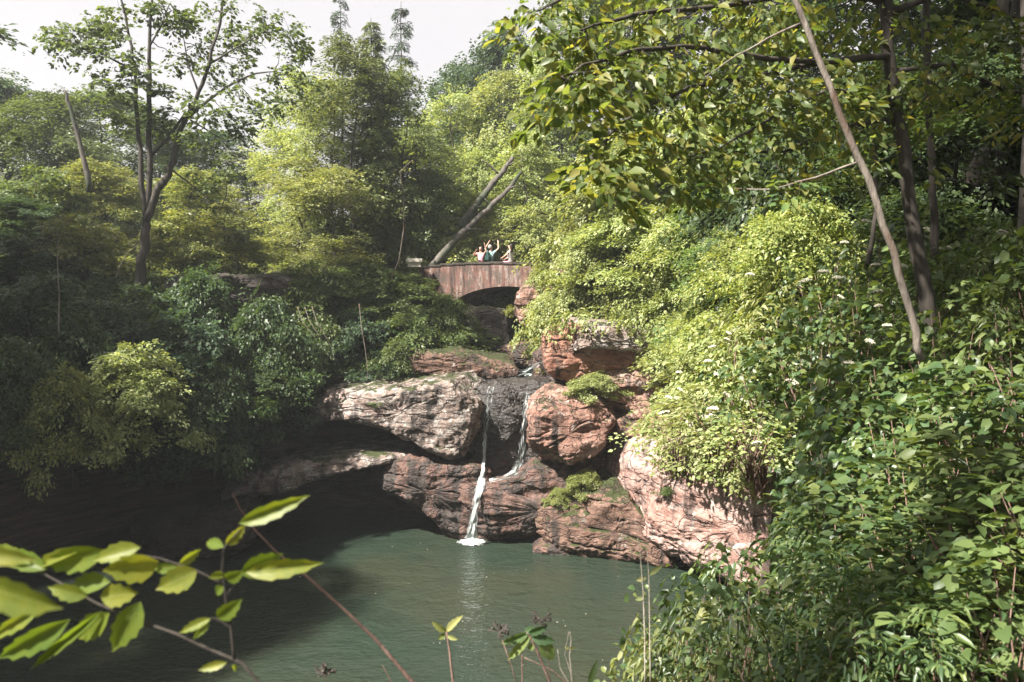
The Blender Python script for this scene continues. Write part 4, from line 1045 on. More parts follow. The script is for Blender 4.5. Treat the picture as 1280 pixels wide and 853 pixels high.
# ------------------------------------------------------------------ falling water
bpy.context.view_layer.update()
def ribbon(name, label, pts, cat='waterfall', seed=0, parent=None):
    n = 120; nu = 14
    t = np.linspace(0, len(pts) - 1, n); A = np.array(pts, float); k = np.arange(len(pts))
    px, py, Y, hw, de = [np.interp(t, k, A[:, j]) for j in range(5)]
    V = []; UV = []; DE = []; rng = np.random.RandomState(seed); s = 0
    dg = bpy.context.evaluated_depsgraph_get(); o_ = Vector((0, 0, CAMZ)); Yh = np.array(Y)
    for i in range(n):
        ys = []
        for dx in (-.6, 0, .6):
            d_ = (at(px[i] + dx * hw[i], py[i], 20) - o_).normalized(); hit = sc.ray_cast(dg, o_, d_)
            if hit[0] and hit[1].y > 20: ys.append(hit[1].y)
        if ys: Yh[i] = min(ys) - .07
    for i in range(1, n): Yh[i] = min(Yh[i], Yh[i - 1] + .01)
    Y = np.convolve(np.pad(Yh, 4, mode='edge'), np.ones(9) / 9, 'valid') - .03
    for i in range(n):
        c = at(px[i], py[i], Y[i]); j = min(i + 1, n - 1); i0 = max(i - 1, 0)
        tv = (at(px[j], py[j], Y[j]) - at(px[i0], py[i0], Y[i0])).normalized()
        nr = Vector((0, -1, .45)); sdv = tv.cross(nr).normalized()
        if sdv.x < 0: sdv = -sdv
        s += (tv.length and (at(px[j], py[j], Y[j]) - c).length)
        for u in range(nu):
            q = u / (nu - 1); w = hw[i] / F * Y[i]
            V.append(c + sdv * (q - .5) * 2 * w + Vector((0, -1, 0)) * (.06 * math.sin(PI * q)))
            UV.append((q, s)); DE.append(de[i])
    V = np.array([tuple(v) for v in V]); UVa = np.array(UV)
    nz = fbm(np.stack([UVa[:, 0] * 4, UVa[:, 1] * 1.5, UVa[:, 0] * 0 + seed], 1), 4)
    V[:, 1] -= .07 * nz; V[:, 0] += .035 * fbm(V * 3 + seed, 3)
    i, j = np.meshgrid(np.arange(n - 1), np.arange(nu - 1), indexing='ij'); a = (i * nu + j).ravel()
    Fc = np.stack([a, a + 1, a + nu + 1, a + nu], 1)
    me = np_mesh(name, V, Fc, True)
    uvl = me.uv_layers.new(name='UVMap'); uvl.data.foreach_set('uv', UVa[Fc.ravel()].astype(np.float32).ravel())
    ca = me.color_attributes.new('flow', 'FLOAT_COLOR', 'POINT')
    d = np.array(DE, np.float32); ca.data.foreach_set('color', np.stack([d, d, d, d * 0 + 1], 1).ravel())
    o = link(name, me, M['fall'], parent)
    return tag(o, label, cat) if label else o
wf = ribbon('waterfall', 'thin white left fall dropping from the lip and bending down to the pool',
    [(614, 483, 29.0, 14, .3), (612, 491, 28.2, 12, .3), (609, 515, 28.1, 10, .32), (607, 538, 28.05, 6, .42), (605, 570, 28.0, 2.8, .7), (603, 594, 27.85, 3.5, .7), (601, 604, 27.2, 8, .7),
     (596, 622, 26.95, 5, .7), (593, 645, 26.9, 6, .75), (590, 666, 26.85, 7, .85), (590, 673, 26.8, 10, .95)], seed=1)
wf2 = ribbon('waterfall', 'lacy right fall spreading out onto the dark red shelf',
    [(661, 483, 29, 8, .2), (659, 494, 28.1, 7, .35), (656, 520, 28.05, 6.5, .42), (654, 550, 28.0, 8, .4), (651, 575, 27.75, 9, .45), (644, 589, 27.3, 9, .55), (630, 597, 27.15, 5, .4), (612, 601, 27.1, 4, .5)], seed=2)
ribbon('waterfall', 'little white rapid in the stream above the falls',
    [(690, 448, 33.0, 10, .1), (672, 455, 32.2, 7, .35), (657, 464, 31.4, 7, .4), (640, 470, 30.8, 10, .15), (618, 474, 30.3, 9, .1)], cat='rapid', seed=3)
def foam_mat():
    m, nt, out = new_mat('foam'); L = nt.links; v = objcoords(nt)
    ln = nt.nodes.new('ShaderNodeVectorMath'); ln.operation = 'LENGTH'; L.new(v, ln.inputs[0])
    f = noise_n(nt, 9, 7, .75, v); a = maths(nt, 'SUBTRACT', maths(nt, 'ADD', f, .42), maths(nt, 'MULTIPLY', ln.outputs['Value'], .95))
    k = ramp(nt, a, [(.47, (0, 0, 0)), (.56, (1, 1, 1))])
    p = nt.nodes.new('ShaderNodeBsdfPrincipled'); inp(p, Roughness=.5); p.inputs['Base Color'].default_value = (.6, .66, .65, 1)
    t = nt.nodes.new('ShaderNodeBsdfTransparent'); mx = nt.nodes.new('ShaderNodeMixShader'); L.new(k, mx.inputs[0]); L.new(t.outputs[0], mx.inputs[1]); L.new(p.outputs[0], mx.inputs[2])
    L.new(mx.outputs[0], out.inputs[0]); return m
def foam():
    n = 120; m = 44; V = []
    for i in range(m):
        r = .85 * i / (m - 1)
        for j in range(n):
            q = 2 * PI * j / n; V.append((math.cos(q) * r * 1.1, math.sin(q) * r, 0))
    V = np.array(V); rr = np.hypot(V[:, 0] / 1.1, V[:, 1])
    V[:, 2] = .02 + .1 * np.exp(-(rr / .2) ** 2) * (1 + 1.2 * fbm(V * 14, 3)) + .012 * fbm(V * 12 + 4, 3)
    V[:, 2] = np.maximum(V[:, 2], .008)
    a = np.array([(i * n + j, i * n + (j + 1) % n, (i + 1) * n + (j + 1) % n, (i + 1) * n + j) for i in range(m - 1) for j in range(n)])
    link('splash', np_mesh('splash', V, a, True), foam_mat(), wf, (at(590, 674, 27.8).x, 27.75, 0.0))
foam()

# ------------------------------------------------------------------ trees drawn from their limbs
def limb_tree(name, label, cat, base, Yd, limbs, clumps, mat, bark, seed, leaf=.12, spl=.4, nl=16, spc=9, tpl='far', droop=.3, tilt=.6, twig=.012, jy=1.2, crown_name='crown', pitch=-.1, yfun=None, near=9):
    rng = np.random.RandomState(seed); rnd = random.Random(seed)
    b = at(base[0], base[1], Yd); o = empty(name, tuple(b), label, cat)
    mb = MB(); allp = []
    for k, (path, r0, r1) in enumerate(limbs):
        P = [at(q[0], q[1], q[2] if len(q) > 2 else Yd) - b for q in path]
        Q = []
        for i in range(len(P) - 1):
            Q += [P[i].lerp(P[i + 1], f / 3) + Vector([rnd.gauss(0, r0 * .25) for _ in range(3)]) * (1 if f else 0) for f in range(3)]
        Q.append(P[-1]); n = len(Q); R = [r0 + (r1 - r0) * i / (n - 1) for i in range(n)]
        mb.tube(Q, R, 8, k, .06); allp += [(q, r) for q, r in zip(Q, R)]
    pos, az, pit, scl = [], [], [], []
    for cidx, cl in enumerate(clumps):
        px, py, rp = cl[:3]; Yc = (cl[3] if len(cl) > 3 else Yd) + (rng.uniform(-jy, jy))
        c = at(px, py, Yc) - b; rm = rp / F * Yc
        q, r = min(allp, key=lambda t: (t[0] - c).length)
        tw = wiggle(q, c, 4, .07, rnd); mb.tube(tw, [max(twig, min(r * .6, twig * 2.2)), twig * .9, twig * .7, twig * .5, twig * .3], 5, 3)
        n = int(spc * rng.uniform(.7, 1.3)); da = math.atan2((c - q).y, (c - q).x)
        for _ in range(n):
            e = rng.normal(0, .45, 3) * rm; p = c + Vector(e)
            pos.append(tuple(p)); az.append(rng.uniform(0, 6.28) if rng.uniform() < .5 else da + rng.normal(0, .7)); pit.append(pitch + rng.normal(0, .25)); scl.append(rng.uniform(.7, 1.25))
            if near and rng.uniform() < .35: mb.tube([tuple(c), tuple(p)], [twig * .4, twig * .2], 4, 1)
    sp = [make_spray(rng, nl, spl, spl * .6, leaf, tilt, droop) for _ in range(8)]
    A = place(sp, rng, np.array(pos), np.array(az), np.array(pit), np.array(scl))
    link(crown_name, leaves_mesh(crown_name, *A, tpl=tpl), M[mat], o); mb.build('trunk', M[bark], o, True)
    return o
limb_tree('forked_tree', 'tall open crowned tree with forked dark trunk standing on the left bank', 'tree', (172, 364), 29.8,
  [([(172, 366), (176, 330), (181, 300), (183, 272)], .19, .16), ([(183, 275), (176, 210), (172, 150), (169, 90), (160, 40), (148, -20)], .11, .03), ([(183, 275), (188, 200), (186, 120), (187, 50), (190, -20)], .12, .04),
   ([(182, 276), (196, 238), (212, 218), (217, 195), (232, 150), (248, 115), (262, 80), (275, 30), (280, -20)], .15, .035), ([(232, 150), (255, 130), (285, 108), (320, 92), (345, 90)], .07, .02),
   ([(189, 195), (212, 172), (233, 140)], .06, .05), ([(171, 88), (140, 74), (110, 58), (75, 50)], .045, .015), ([(238, 150), (262, 165), (284, 178)], .035, .01), ([(214, 212), (240, 232), (262, 250), (278, 256)], .035, .012),
   ([(186, 60), (200, 35), (212, 5)], .04, .015), ([(262, 80), (295, 60), (330, 40)], .04, .015), ([(248, 115), (235, 80), (228, 40)], .04, .015)],
  [(x, y, r) for x, y, r in [(70, 48, 17), (95, 55, 20), (88, 38, 14), (112, 36, 14), (130, 28, 14), (150, 12, 16), (148, 42, 15), (126, 60, 10), (165, 100, 16), (160, 70, 12), (205, 18, 16), (216, 30, 14), (195, 5, 14), (130, 100, 18), (148, 116, 15), (180, 88, 12),
    (258, 18, 26), (288, 8, 24), (312, 42, 26), (330, 22, 22), (350, 68, 26), (362, 40, 18), (340, 100, 24), (352, 122, 16), (300, 75, 26), (280, 50, 26), (265, 92, 22), (300, 122, 18), (282, 142, 18), (250, 60, 20), (226, 72, 18), (240, 128, 14), (320, 140, 18), (368, 95, 15),
    (200, 112, 14), (212, 145, 15), (272, 152, 18), (192, 158, 12), (158, 150, 15), (252, 238, 20), (282, 216, 22), (262, 192, 20), (232, 20, 14), (375, 60, 12), (245, 170, 14), (135, 140, 12), (300, 165, 14)]],
  'leaf_mid', 'bark', 31, leaf=.17, spl=.5, nl=20, spc=14, tilt=.8, twig=.02)
limb_tree('dead_tree', 'thin pale dead trunk leaning among the trees at the upper left', 'tree', (110, 235), 36,
  [([(112, 240), (106, 205), (96, 165), (86, 130), (79, 113)], .13, .06), ([(96, 165), (88, 168)], .03, .01)], [(100, 150, 8), (84, 118, 6)], 'leaf_mid', 'bark_dead', 32, spc=4, twig=.01)
# leaning dead trunks behind the bridge
def log_thing(label, path, r0, r1, seed, stubs, Yd=40, mat='bark_dead', name='fallen_trunk', cat='fallen trunk'):
    rnd = random.Random(seed); b = at(*path[0][:2], path[0][2]); mb = MB(); P = [at(*q) - b for q in path]; Q = []
    for i in range(len(P) - 1): Q += [P[i].lerp(P[i + 1], f / 5) + Vector([rnd.gauss(0, r0 * .07) for _ in range(3)]) for f in range(5)]
    Q.append(P[-1]); n = len(Q); R = [(r0 + (r1 - r0) * i / (n - 1)) * rnd.uniform(.9, 1.1) for i in range(n)]
    mb.tube(Q, R, 12, seed, .07)
    root = mb.build(name, M[mat], None, True, tuple(b)); tag(root, label, cat)
    for t, dx, dz, L in stubs:
        i = int(t * (n - 1)); m2 = MB(); s = Q[i]; m2.tube(wiggle(s, s + Vector((dx, -.2, dz)).normalized() * L, 4, .05, rnd), [.07, .05, .04, .03, .015], 6, 2, .1)
        m2.build('broken_branch', M[mat], root, True)
    return root
log_thing('longer lower leaning dead trunk, rising to the right behind the bridge', [(538, 336, 38.2), (575, 294, 38.8), (610, 262, 39.5), (636, 236, 40), (652, 215, 40.5)], .19, .08, 41, [(.3, 1, 0, .9), (.55, -1, 1, .5), (.75, 1, .3, .5)])
log_thing('thicker upper leaning dead trunk with broken stubs and snapped top', [(575, 284, 39.4), (592, 262, 39.6), (612, 234, 40), (628, 216, 40.3), (641, 197, 40.6)], .22, .1, 42, [(.12, -1, .05, 1.0), (.25, 1, .3, .6), (.72, -1, .9, 1.2), (.86, 1, .4, .5)])
# thin pale saplings and hanging roots in the middle
def stem(label, path, r0, r1, mat='bark_pale', name='sapling', cat='sapling', seed=0, leaves=None, lm='leaf_light', leaf=.1):
    o = log_thing(label, path, r0, r1, seed + 60, [], mat=mat, name=name, cat=cat)
    if leaves:
        rng = np.random.RandomState(seed); b = at(*path[0]); pos = []
        for px, py, Yc in leaves:
            for _ in range(3): pos.append(tuple(at(px + rng.normal(0, 6), py + rng.normal(0, 6), Yc) - b))
        m = len(pos); sp = [make_spray(rng, 14, .35, .2, leaf, .5, .3) for _ in range(4)]
        A = place(sp, rng, np.array(pos), rng.uniform(0, 6.28, m), rng.normal(-.1, .3, m), np.ones(m)); link('leaves', leaves_mesh('leaves', *A), M[lm], o)
    return o
stem('thin pale curved sapling below the hemlock, crossing the bridge end', [(489, 350, 33.6), (499, 325, 33.4), (505, 285, 33.2), (504, 240, 33), (500, 215, 33), (516, 200, 33)], .032, .01, seed=1, leaves=[(500, 225, 33), (512, 206, 33), (506, 260, 33)])
stem('pale bare hanging vine under the shrubs left of the stream', [(449, 380, 30.4), (452, 410, 30.3), (457, 440, 30.2), (460, 468, 30.2), (457, 480, 30.1)], .018, .006, name='vine', cat='vine', seed=2)
stem('thin pale twisted dead stem at the left among shaded shrubs', [(73, 420, 24), (74, 370, 24.1), (72, 330, 24.2), (73, 300, 24.3), (70, 285, 24.3)], .02, .007, seed=3)
stem('slender grey stem in the shade right of the forked trunk', [(145, 348, 27), (150, 332, 27), (160, 315, 27), (176, 304, 27)], .015, .005, seed=4)
for k, (dx, lab) in enumerate([(0, 'longest'), (9, 'middle'), (18, 'shortest')]):
    stem(f'{lab} of the bare pale roots hanging over the black recess left of the cap rock', [(372 + dx, 384, 30.6), (378 + dx, 402, 30.4), (392 + dx * .8, 420, 30.3), (400 + dx * .8, 440 - 3 * k, 30.3), (408 + dx * .6, 466 - 7 * k, 30.2)], .014, .004, name='root', cat='root', seed=5 + k)

# ------------------------------------------------------------------ right foreground trees
sx_ = lambda pts, Yv: [(a, b, Yv) for a, b in pts]
rngL = np.random.RandomState(77)
def along(path, n, spread, r, Y0, Y1, drop=10):
    out = []; P = np.array(path, float); s = np.linspace(0, len(P) - 1, n)
    for t in s:
        x = np.interp(t, range(len(P)), P[:, 0]); y = np.interp(t, range(len(P)), P[:, 1]); Yv = Y0 + (Y1 - Y0) * t / (len(P) - 1)
        out.append((x + rngL.normal(0, spread), y + drop + abs(rngL.normal(0, spread)) * .8, r, Yv))
    return out
b1 = [(1112, 70), (1030, 78), (960, 74), (880, 60), (800, 62), (745, 78), (702, 96)]
b2 = [(1030, 78), (940, 95), (860, 110), (805, 135), (765, 165), (738, 196)]
b3 = [(1105, 0), (1000, -10), (900, 8), (820, 14), (750, 30), (725, 38)]
b4 = [(1000, -10), (880, -40), (760, -25), (700, 0), (662, 16)]
b5 = [(1120, 130), (1040, 110), (960, 150), (900, 185), (830, 205)]
b6 = [(1122, 150), (1040, 160), (980, 190), (910, 190), (860, 200)]
b7 = [(1105, 20), (1180, -10), (1260, 20), (1330, 40)]
b8 = [(1115, 90), (1190, 80), (1250, 110), (1300, 120)]
cl = along(b1, 22, 10, 26, 8, 5.2) + along(b2, 20, 10, 24, 7.4, 5.0, 8) + along(b3, 20, 14, 30, 8, 5.6) + along(b4, 14, 10, 24, 8, 5.4, 2) + along(b5, 11, 9, 20, 8, 5.8, 4) + along(b6, 10, 10, 22, 8, 6.6) + along(b7, 12, 16, 34, 8, 8.5) + along(b8, 8, 14, 30, 8, 9, 4)
cl += [(x, y, 32, 8.5) for x, y in [(900, 20), (950, 30), (1000, 40), (1060, 30), (860, 30), (1080, 90), (1010, 130), (930, 120), (1150, 60), (1220, 60), (970, 110), (870, 80), (1180, 130), (820, 90), (1060, -10), (940, -15)]]
zz = lambda p, a, b: [(x, y, a + (b - a) * i / (len(p) - 1)) for i, (x, y) in enumerate(p)]
limb_tree('beech_tree', 'tree with black upright trunk whose leafy branches hang across the top right', 'tree', (1165, 400), 8.0,
  [([(1168, 440), (1150, 330), (1138, 260), (1122, 150), (1108, 20), (1098, -120), (1090, -260)], .075, .05), (zz(b1, 8, 5.2), .035, .006), (zz(b2, 7.6, 5.0), .025, .005), (zz(b3, 8, 5.6), .035, .006),
   (zz(b4, 7.8, 5.4), .02, .005), (zz(b5, 8, 5.8), .02, .005), (zz(b6, 8, 6.6), .02, .005), (zz(b7, 8, 8.5), .04, .01), (zz(b8, 8, 9), .03, .01)],
  cl, 'leaf_hang', 'bark', 33, leaf=.095, spl=.34, nl=9, spc=6, tpl='mid', droop=.55, tilt=.7, twig=.006, jy=.25, pitch=-.35)
limb_tree('leaning_tree', 'slim grey brown mottled trunk leaning left across the upper right', 'tree', (1150, 470), 6.0,
  [([(1152, 450), (1141, 400), (1117, 312), (1085, 222), (1049, 142), (1018, 62), (992, -5), (962, -90), (935, -180)], .029, .02), ([(1072, 203, 6), (1020, 222, 6.1), (965, 237, 6.2), (910, 236, 6.3), (860, 232, 6.4)], .009, .003),
   ([(1000, 30, 6), (960, 48, 5.9), (920, 70, 5.8), (880, 98, 5.8)], .01, .003)],
  [(1000, 232, 16, 6.1), (880, 232, 14, 6.3), (930, -170, 40, 6), (960, -140, 40, 6), (900, -200, 40, 6), (940, -110, 30, 6), (1010, -120, 30, 6)], 'leaf_front', 'bark_pale', 34, leaf=.09, spl=.26, nl=9, spc=5, tpl='mid', twig=.004, jy=.1)
limb_tree('slender_tree', 'slender dark tree with mossy trunk right of the black upright trunk', 'tree', (1172, 300), 9.5,
  [([(1172, 330), (1168, 290), (1166, 220), (1160, 120), (1158, 0), (1150, -120)], .05, .035), ([(1085, 330), (1098, 250), (1092, 180), (1088, 100)], .03, .02)],
  [(1200, 170, 30), (1230, 130, 30), (1180, 100, 26), (1130, 200, 24), (1240, 220, 26), (1210, 60, 30), (1100, 150, 24)], 'leaf_dark', 'bark', 35, leaf=.1, spl=.35, nl=11, spc=6, tpl='mid', twig=.006)

# ------------------------------------------------------------------ shrubs of the right slope
def near_shrub(seed, h=1.5, r=.8, n=42, leaf=.11, nl=8, tpl='mid', spl=.3, tilt=.35, droop=.35, slim=False):
    rng = np.random.RandomState(seed); rnd = random.Random(seed); mb = MB(); pos, az, pit, scl = [], [], [], []
    for i in range(n):
        a = rng.uniform(0, 6.28); t = rng.uniform(.12, 1) ** .7; q = r * math.sqrt(max(0, 1 - (t * .9) ** 2)) * rng.uniform(.5, 1.05); e = Vector((math.cos(a) * q, math.sin(a) * q, t * h))
        s = Vector((rng.normal(0, .06), rng.normal(0, .06), -.15)); m = s.lerp(e, .5) + Vector((0, 0, .12 * h))
        if i % 2 == 0: mb.tube([s, m, e], [.011, .008, .003], 5, i)
        for _ in range(3):
            d = Vector((rng.normal(0, .1), rng.normal(0, .1), rng.normal(0, .1))); pos.append(tuple(e + d)); az.append(a + rng.normal(0, .8)); pit.append(rng.normal(.05, .25)); scl.append(rng.uniform(.75, 1.25))
    sp = [make_spray(rng, nl, spl, spl * .6, leaf, tilt, droop) for _ in range(8)]
    A = place(sp, rng, np.array(pos), np.array(az), np.array(pit), np.array(scl))
    fo = leaves_mesh('foliage', *A, tpl=tpl); fo.materials.append(M['leaf_front']); st = mb.mesh('stem', True); st.materials.append(M['twig'])
    return fo, st, h, r
NS = [near_shrub(101, leaf=.11, nl=8), near_shrub(102, leaf=.125, nl=7, n=42, tpl='round'), near_shrub(103, leaf=.1, nl=9, n=48, tpl='lance'), near_shrub(104, leaf=.14, nl=6, spl=.36, n=40), near_shrub(105, leaf=.085, nl=10, n=60, h=1.0, r=.9, tpl='lance'), near_shrub(106, leaf=.1, nl=9, n=44, droop=.8, spl=.45, tpl='round')]
def flower_mesh(seed):
    rng = np.random.RandomState(seed); mb = bmesh.new(); 
    for i in range(70):
        a = rng.uniform(0, 6.28); q = rng.uniform(0, 1) ** .5; x, y = math.cos(a) * q * .055, math.sin(a) * q * .05; z = .02 * (1 - q * q) + rng.normal(0, .003)
        bmesh.ops.create_icosphere(mb, subdivisions=1, radius=rng.uniform(.006, .01), matrix=Matrix.Translation((x, y, z)))
    me = bpy.data.meshes.new('flower_head'); mb.to_mesh(me); mb.free(); me.materials.append(M['flower']); return me
FM = [flower_mesh(s) for s in (1, 2, 3)]
FL = [(1083, 277), (1160, 288), (1254, 292), (1180, 312), (1056, 304), (1094, 332), (1112, 324), (1129, 333), (1143, 328), (1098, 365), (1098, 383), (1109, 408), (1047, 348), (1054, 353), (1051, 372), (998, 359), (1007, 352), (1029, 341), (1060, 454), (1029, 418),
      (911, 417), (909, 425), (891, 434), (849, 466), (885, 452), (836, 497), (847, 498), (851, 488), (831, 517), (871, 516), (891, 512), (893, 520), (882, 522), (909, 494), (947, 555), (976, 324), (938, 344), (989, 479), (1087, 428), (930, 500), (905, 690), (925, 684), (810, 574), (872, 540), (900, 470), (862, 530)]
LB = {'A': 'leafy shrub in sun and shade on the upper right slope, dotted with cream flower heads',
      'B': 'large leaved shrub in the shade below the leaning grey trunk',
      'C': 'dark broad leaved shrub filling the shaded right side of the slope',
      'D': 'pale leaved low shrub sprawling along the bottom right edge of the bank',
      'E': 'bright leafy shrub on the rim of the slope next to the pink rock'}
GRP = {'A': 'flowering shrubs on the upper right slope', 'B': 'shrubs below the leaning trunk', 'C': 'shaded shrubs of the right slope', 'D': 'low shrubs along the bottom right', 'E': 'shrubs on the rim above the pink rock'}
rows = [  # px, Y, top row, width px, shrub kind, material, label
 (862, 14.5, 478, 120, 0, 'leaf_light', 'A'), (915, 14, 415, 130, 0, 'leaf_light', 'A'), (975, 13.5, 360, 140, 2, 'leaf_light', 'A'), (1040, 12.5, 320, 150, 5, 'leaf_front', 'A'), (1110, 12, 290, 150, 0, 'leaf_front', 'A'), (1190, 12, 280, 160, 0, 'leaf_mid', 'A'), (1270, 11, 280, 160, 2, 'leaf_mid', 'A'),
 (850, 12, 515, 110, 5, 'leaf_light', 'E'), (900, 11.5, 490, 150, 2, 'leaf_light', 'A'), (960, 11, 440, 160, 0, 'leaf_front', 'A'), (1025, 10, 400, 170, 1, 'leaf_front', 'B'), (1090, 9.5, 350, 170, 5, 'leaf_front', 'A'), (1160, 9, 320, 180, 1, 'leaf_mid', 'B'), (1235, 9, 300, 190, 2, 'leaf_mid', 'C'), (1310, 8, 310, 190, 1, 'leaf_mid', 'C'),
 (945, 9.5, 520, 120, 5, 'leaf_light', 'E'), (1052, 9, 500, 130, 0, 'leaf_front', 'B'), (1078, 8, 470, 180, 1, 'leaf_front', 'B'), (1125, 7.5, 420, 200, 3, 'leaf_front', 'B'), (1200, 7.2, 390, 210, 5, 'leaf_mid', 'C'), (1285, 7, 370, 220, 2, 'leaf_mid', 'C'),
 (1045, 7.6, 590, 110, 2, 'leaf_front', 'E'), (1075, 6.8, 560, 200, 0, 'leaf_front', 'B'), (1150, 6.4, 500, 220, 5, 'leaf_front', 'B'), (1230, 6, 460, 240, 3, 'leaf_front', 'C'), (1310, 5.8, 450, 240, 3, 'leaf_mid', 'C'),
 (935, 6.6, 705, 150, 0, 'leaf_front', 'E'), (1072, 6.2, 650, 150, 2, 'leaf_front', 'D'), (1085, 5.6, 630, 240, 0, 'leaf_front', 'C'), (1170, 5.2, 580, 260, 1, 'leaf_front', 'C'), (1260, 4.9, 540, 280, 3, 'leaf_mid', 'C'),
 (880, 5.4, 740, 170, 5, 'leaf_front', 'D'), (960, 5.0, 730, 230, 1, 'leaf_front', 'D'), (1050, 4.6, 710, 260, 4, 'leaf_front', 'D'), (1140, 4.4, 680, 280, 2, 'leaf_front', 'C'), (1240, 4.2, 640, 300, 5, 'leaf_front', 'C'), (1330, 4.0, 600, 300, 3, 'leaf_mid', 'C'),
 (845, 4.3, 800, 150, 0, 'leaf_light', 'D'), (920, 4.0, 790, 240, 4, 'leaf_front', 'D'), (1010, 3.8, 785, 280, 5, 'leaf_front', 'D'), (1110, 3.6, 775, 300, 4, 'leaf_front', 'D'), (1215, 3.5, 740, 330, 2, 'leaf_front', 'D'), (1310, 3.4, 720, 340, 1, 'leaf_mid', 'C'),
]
shr = []
for (px, Y, top, wpx, kd, mat, lb) in rows:
    fo, st, h0, r0 = NS[kd]; zt = at(px, top, Y).z; x = (px - CX) / F * Y; zg = H1(x, Y); w = wpx / F * Y / (2 * r0) / 1.1
    h = min(max(zt - zg, .45), max(1.9, w * 2.2))
    if px < 1000 and top < 560: h = min(h, max(.5, zt - at(px, 585 + max(0, px - 930) * .6, Y).z))
    zb = zt - h
    o = empty('shrub', (x, Y, zb), LB[lb], 'shrub', GRP[lb]); o.rotation_euler.z = px * 2.3 % 6.28; o.scale = (w, w, h / h0)
    for nm, me, mt in (('foliage', fo, M[mat]), ('stem', st, M['twig'])):
        c = bpy.data.objects.new(nm, me); COL.objects.link(c); c.parent = o; c.material_slots[0].link = 'OBJECT'; c.material_slots[0].material = mt
    shr.append((px, Y, top, o))
bpy.context.view_layer.update()
for k, (px, py) in enumerate(FL):
    best = min(shr, key=lambda s: abs(s[0] - px) * .8 + abs(s[2] + 15 - py))
    o = best[3]; wpos = at(px, py, best[1] - .62); c = bpy.data.objects.new('flower_head', FM[k % 3]); COL.objects.link(c); c.parent = o
    c.matrix_parent_inverse = o.matrix_world.inverted(); c.location = wpos; c.rotation_euler = (.25 + .3 * math.sin(k), .2 * math.cos(k * 2), k); s = rngL.uniform(.9, 1.5) * (1.15 if best[1] > 10 else .9); c.scale = (s, s, s)
undergrowth('broad leaved ground cover under the shrubs of the right slope', 9000, (.4, 9, 2.6, 14, lambda x, y: (x > .4 + y * .12) & ((y < 6.5) | (x > .41 * y))), 'leaf_front', 51, .09, .3, (.0, .3), 'mid', 8)
undergrowth('grassy weeds along the bottom right edge of the slope', 2600, (.6, 4, 2.6, 6), 'leaf_light', 52, .07, .2, (.05, .35), 'mid', 8)

# ------------------------------------------------------------------ sprigs right in front of the camera
def hand_leaves(leaves, Yd, b, tpl='near'):
    """leaves: (base px, py, tip px, py, width px, face) -> one mesh of real leaves about Yd metres away"""
    TV, TF = TPL[tpl]; Vs, Fs = [], []; rng = np.random.RandomState(len(leaves))
    for i, lf in enumerate(leaves):
        x0, y0, x1, y1, wp = lf[:5]; Yl = lf[5] if len(lf) > 5 else Yd; dY = lf[6] if len(lf) > 6 else rng.uniform(-.03, .03)
        A, B = at(x0, y0, Yl), at(x1, y1, Yl + dY); d = B - A; L = d.length; d.normalize()
        toc = (Vector((0, 0, CAMZ)) - A).normalized(); toc = (toc - d * toc.dot(d)).normalized()
        side = toc.cross(d); w = .72 * wp / F * Yl / (L * .6)
        tw = rng.uniform(-.5, .5); nrm = toc * math.cos(tw) + side * math.sin(tw); side = side * math.cos(tw) - toc * math.sin(tw)
        V = np.outer(TV[:, 0] * L, d) + np.outer(TV[:, 1] * L * w, side) + np.outer((TV[:, 2] + .12 * TV[:, 0]) * L * .8, nrm) + np.array(A - b)
        Fs.append(TF + len(TV) * i); Vs.append(V)
    Fa = np.concatenate(Fs); me = np_mesh('leaves', np.concatenate(Vs), Fa, True)
    uvv = np.tile(np.stack([TV[:, 0], TV[:, 1]], 1), (len(leaves), 1)); uvl = me.uv_layers.new(name='UVMap'); uvl.data.foreach_set('uv', uvv[Fa.ravel()].astype(np.float32).ravel()); return me
def sprig(name, label, cat, stems, leaves, Yd, mat, smat, tpl='near'):
    b = at(stems[0][0][0][0], stems[0][0][0][1], Yd); o = empty(name, tuple(b), label, cat); mb = MB(); rnd = random.Random(4)
    for path, r0, r1 in stems:
        P = [at(q[0], q[1], q[2] if len(q) > 2 else Yd) - b for q in path]; Q = []
        for i in range(len(P) - 1): Q += [P[i].lerp(P[i + 1], f / 3) for f in range(3)]
        Q.append(P[-1]); n = len(Q); mb.tube(Q, [r0 + (r1 - r0) * i / (n - 1) for i in range(n)], 8, 1, .06)
    mb.build('stem', M[smat], o, True)
    if leaves: link('leaves', hand_leaves(leaves, Yd, b, tpl), M[mat], o)
    return o
